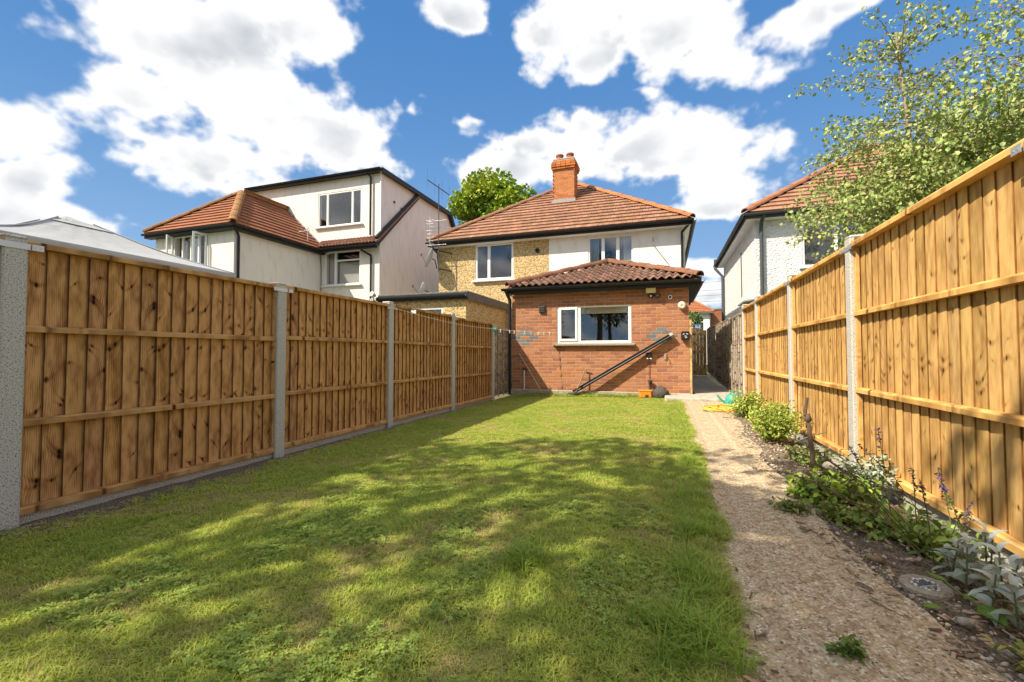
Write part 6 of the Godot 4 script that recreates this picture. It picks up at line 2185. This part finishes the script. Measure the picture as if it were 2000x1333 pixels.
	one("upright_stick", mb, M.bark, "gnarled brown stick standing upright in the bed", "stick")
	mb = MB.new()
	mb.blob(Vector3(1.21, 0.14, -3.98), Vector3(0.10, 0.06, 0.075), 0.35, rn, 12)
	one("sandstone_rock", mb, M.stone, "rounded sandy rock beside the tall foreground fence post", "rock")
	mb = MB.new()
	mb.tube([Vector3(1.10, 0.20, -4.7), Vector3(1.25, 0.27, -4.72), Vector3(1.36, 0.30, -4.74)], 0.006, 0.004, 5)
	one("green_cane", mb, M.stem, "thin green twig poking from behind the larger bush", "twig")
	# hose and can
	mb = MB.new()
	var pts := []
	for i in 120:
		var a := i * 0.28
		var rad := 0.24 + 0.07 * sin(i * 0.23) + 0.03 * sin(i * 0.71)
		pts.append(Vector3(0.86 + rad * cos(a) * 1.0, 0.125 + 0.012 * (i / 30.0) + 0.006 * sin(i * 0.9), -7.85 + rad * sin(a) * 1.15))
	mb.tube(pts, 0.0085, 0.0085, 6)
	one("garden_hose", mb, M.yellow_hose, "loosely coiled yellow hose on the path by the smaller bush", "hose")
	var t := thing("watering_can", "teal plastic can half hidden behind the smaller bush", "watering can", Vector3(1.08, 0.10, -8.5))
	mb = MB.new()
	mb.lathe([Vector2(0, 0), Vector2(0.12, 0), Vector2(0.13, 0.02), Vector2(0.115, 0.14), Vector2(0.09, 0.20), Vector2(0.06, 0.215), Vector2(0.0, 0.215)], Vector3.ZERO, 18)
	part("body", mb, M.teal_plastic, t)
	mb = MB.new()
	mb.tube([Vector3(-0.1, 0.05, 0), Vector3(-0.2, 0.14, 0.02), Vector3(-0.24, 0.20, 0.02)], 0.02, 0.014, 8)
	part("spout", mb, M.teal_plastic, t)
	mb = MB.new()
	mb.tube([Vector3(-0.05, 0.2, 0), Vector3(0.0, 0.28, 0), Vector3(0.1, 0.25, 0), Vector3(0.125, 0.1, 0)], 0.012, 0.012, 8)
	part("handle", mb, M.teal_plastic, t)
	# litter, chips and pebbles in the bed and on the path
	var chip := MB.new()
	chip.box(Vector3.ZERO, Vector3(0.012, 0.003, 0.030), Basis.IDENTITY, 0.0015)
	var xf := []
	var cols := []
	for i in 2300:
		var z := -1.2 - 8.0 * pow(rng.randf(), 2.2)
		var x := rr(bed_left(z) - 0.10, 1.38)
		if i % 11 == 0: x = rr(0.16, 0.30)
		if i % 4 == 0:
			z = -1.4 - 7.6 * pow(rng.randf(), 1.4)
			x = lawn_left(z) + rr(-0.12, 0.16)
		xf.append(Transform3D(Basis(Vector3.UP, rr(0, TAU)) * Basis(Vector3.RIGHT, rr(-0.35, 0.35)) * Basis.from_scale(Vector3(rr(0.4, 1.3), rr(0.6, 1.4), rr(0.3, 1.3))), Vector3(x, gh(x) + 0.018 + (0.012 if x > 0.9 else 0.0), z)))
		cols.append(tinted([Color(0.28, 0.20, 0.13), Color(0.38, 0.29, 0.20), Color(0.16, 0.11, 0.08), Color(0.42, 0.30, 0.18)][rng.randi_range(0, 3)], 0.25, 0.1))
	scatter("bark_litter", chip.mesh(), M.litter, xf, cols)
	var peb := MB.new()
	peb.blob(Vector3.ZERO, Vector3(0.010, 0.0065, 0.009), 0.25, rn, 5)
	xf = []
	cols = []
	for i in 8500:
		var z := -1.1 - 5.5 * pow(rng.randf(), 1.6)
		var x := rr(0.14, bed_left(z) + 0.05)
		var s := rr(0.15, 0.42)
		if i % 8 == 0:
			x = rr(bed_left(z), 1.38)
			s = rr(0.3, 1.25)
		xf.append(Transform3D(Basis(rdir(), rr(0, TAU)).scaled(Vector3.ONE * s), Vector3(x, gh(x) + 0.012 + bump.get_noise_2d(x * 200.0, z * 200.0) * 0.010, z)))
		cols.append(tinted([Color(0.56, 0.49, 0.39), Color(0.66, 0.60, 0.50), Color(0.42, 0.35, 0.27), Color(0.58, 0.44, 0.29), Color(0.50, 0.45, 0.38)][rng.randi_range(0, 4)], 0.2, 0.08))
	scatter("pebbles", peb.mesh(), M.litter, xf, cols)
	# a few larger chips one can pick out
	for q in [[0.85, -2.36, 0.5, 0.036, "flat piece of orange-brown bark on the bed edge"], [0.96, -1.74, 1.2, 0.03, "small orange pebble in the bottom corner"], [1.06, -1.73, 0.2, 0.032, "pale round pebble in the bottom corner"], [0.93, -1.90, 0.0, 0.034, "rusty brown stone in front of the mosaic disc"]]:
		mb = MB.new()
		mb.blob(Vector3(q[0], gh(q[0]) + 0.03, q[1]), Vector3(q[3], q[3] * 0.35, q[3] * 0.55), 0.4, rn, 9)
		one("loose_stone", mb, M.tool_wood if q[4].contains("bark") else M.stone, q[4], "stone")


func build_grass() -> void:
	# tufts of blades
	var kinds := []
	for k in 4:
		var mb := MB.new()
		for i in 9:
			var a := rr(0, TAU)
			var p := Vector3(rr(-0.018, 0.018), 0, rr(-0.018, 0.018))
			var d := Vector3(cos(a), 0, sin(a))
			var s := Vector3(-d.z, 0, d.x) * rr(0.0011, 0.0020)
			var hgt := rr(0.018, 0.036)
			var b := p + d * rr(0.004, 0.014) + Vector3(0, hgt * 0.6, 0)
			var e := p + d * rr(0.015, 0.04) + Vector3(0, hgt * rr(0.7, 1.0), 0)
			var l := rr(0.75, 1.2)
			mb.col = Color(l * rr(0.9, 1.15), l, l * rr(0.8, 1.1))
			mb.poly([p - s, p + s, b + s * 0.8, b - s * 0.8], d + Vector3(0, 0.8, 0))
			mb.poly([b - s * 0.8, b + s * 0.8, e], d + Vector3(0, 0.8, 0))
		kinds.append(mb.mesh())
	var xfs := [[], [], [], []]
	var cs := [[], [], [], []]
	var dry := noise(FastNoiseLite.TYPE_SIMPLEX_SMOOTH, 1.1, 4, 95)
	var bare := noise(FastNoiseLite.TYPE_SIMPLEX_SMOOTH, 1.6, 3, 96)
	var area := 0
	while area < 130000:
		area += 1
		var z := 0.5 - 10.85 * pow(rng.randf(), 1.4)
		var x := rr(-3.5, 0.30)
		if area % 14 == 0:
			x = lawn_right(z) + rr(-0.16, 0.05)
		var p := Vector3(x, gh(x) + 0.003, z)
		if x > lawn_right(z) + 0.05: continue
		var soil := lawn_left(z) + 0.10 - x
		if soil > 0.0 and rng.randf() < 0.3 + soil * 3.0: continue
		if not in_view(p, 0.12): continue
		var bv := bare.get_noise_2d(x * 1.4, z * 1.4)
		if bv > 0.42 and rng.randf() < 0.75: continue
		if Vector2((x + 2.75) / 0.16, (z + 1.75) / 0.2).length() < 1.0 + 0.5 * bv and rng.randf() < 0.85: continue
		if Vector2((x + 2.5) / 0.06, (z + 1.72) / 0.13).length() < 1.0 + 0.5 * bv and rng.randf() < 0.85: continue
		if x > -0.1 and z < -9.2 and rng.randf() < 0.6 * smoothstep(-0.1, 0.2, x): continue
		var dv := dry.get_noise_2d(x, z) + dry.get_noise_2d(x * 5.0, z * 5.0) * 0.5
		var green := Color(0.41, 0.51, 0.085)
		var c := green.lerp(Color(0.60, 0.61, 0.13), clampf(0.35 + dv * 0.9, 0.0, 1.0))
		if dv > 0.14: c = c.lerp(Color(0.58, 0.47, 0.22), clampf((dv - 0.14) * 1.9, 0.0, 0.8))
		if rng.randf() < 0.05: c = Color(0.45, 0.37, 0.17)
		c = tinted(c, 0.16, 0.06)
		var sc := rr(0.55, 0.98) * (1.0 if dv < 0.25 else 0.75)
		var near_path := smoothstep(0.30, 0.0, absf(x - lawn_right(z)))
		sc *= 1.0 + near_path * rr(0.0, 0.7)
		if near_path > 0.4: c = c.lerp(Color(0.35, 0.46, 0.075), 0.5)
		if z < -9.95: sc *= rr(1.0, 2.6) * (1.0 if x > -3.0 else 0.8)
		var k := area % 4
		xfs[k].append(Transform3D(Basis(Vector3.UP, rr(0, TAU)) * Basis.from_scale(Vector3(sc * 1.4, sc, sc * 1.4)), p))
		cs[k].append(c)
	for k in 4:
		var o := scatter("grass", kinds[k], M.grass, xfs[k], cs[k])
		tag(o, "short mown lawn grass, green with dry straw patches", "grass")
	# longer tussocks
	var lb := MB.new()
	for i in 30:
		var a := rr(0, TAU)
		var d := Vector3(cos(a), 0, sin(a))
		var s := Vector3(-d.z, 0, d.x) * 0.0016
		var p := d * rr(0, 0.035)
		var hgt := rr(0.05, 0.11)
		var b := p + d * hgt * 0.25 + Vector3(0, hgt * 0.65, 0)
		var e := p + d * hgt * rr(0.5, 1.1) + Vector3(0, hgt * rr(0.7, 1.0), 0)
		var l := rr(0.8, 1.2)
		lb.col = Color(l, l, l * 0.9)
		lb.poly([p - s, p + s, b + s, b - s], d + Vector3(0, 0.6, 0))
		lb.poly([b - s, b + s, e], d + Vector3(0, 0.6, 0))
	var xf := []
	var cols := []
	for q in [[-0.60, -1.92, 26, 0.10], [0.04, -1.55, 50, 0.12], [0.09, -1.95, 22, 0.12], [0.14, -2.5, 22, 0.12], [0.16, -3.1, 20, 0.14], [0.18, -4.0, 18, 0.16]]:
		for i in q[2]:
			var x: float = q[0] + rng.randfn(0.0, 0.5) * q[3]
			var z: float = q[1] + rng.randfn(0.0, 0.7) * q[3]
			xf.append(Transform3D(Basis(Vector3.UP, rr(0, TAU)).scaled(Vector3.ONE * rr(0.5, 1.1)), Vector3(minf(x, 0.20), gh(x), z)))
			cols.append(tinted(Color(0.31, 0.43, 0.065), 0.2, 0.08))
	for i in 150:
		var x := rr(-3.3, 0.2)
		xf.append(Transform3D(Basis(Vector3.UP, rr(0, TAU)).scaled(Vector3.ONE * rr(0.6, 1.3)), Vector3(x, gh(x), -10.22 + absf(rng.randfn(0.0, 0.10)))))
		cols.append(tinted(Color(0.30, 0.40, 0.065), 0.2, 0.1))
	var o := scatter("long_grass", lb.mesh(), M.grass, xf, cols)
	tag(o, "longer uncut grass along the path edge and at the wall foot", "grass")
	# clover patches in the near lawn
	var cm := MB.new()
	for i in 3:
		var b := Basis(Vector3.UP, i * TAU / 3.0)
		for s in [-1.0, 1.0]:
			cm.poly([b * Vector3(0, 0.010, 0.001), b * Vector3(0, 0.011, 0.012), b * Vector3(s * 0.0055, 0.013, 0.010), b * Vector3(s * 0.004, 0.012, 0.004)], Vector3.UP)
	xf = []
	cols = []
	for i in 14000:
		var z := -1.0 - 1.9 * pow(rng.randf(), 1.2)
		var x := rr(-2.3, 0.18)
		if dry.get_noise_2d(x * 1.3 + 40.0, z * 1.3) < 0.12: continue
		xf.append(Transform3D(Basis(Vector3.UP, rr(0, TAU)) * Basis(Vector3.RIGHT, rr(-0.5, 0.5)) * Basis.from_scale(Vector3.ONE * rr(0.6, 1.2)), Vector3(x, gh(x) + rr(0.002, 0.022), z)))
		cols.append(tinted(Color(0.33, 0.43, 0.09), 0.22, 0.1))
	o = scatter("clover", cm.mesh(), M.grass, xf, cols)
	tag(o, "dark green clover patches in the near lawn", "clover")
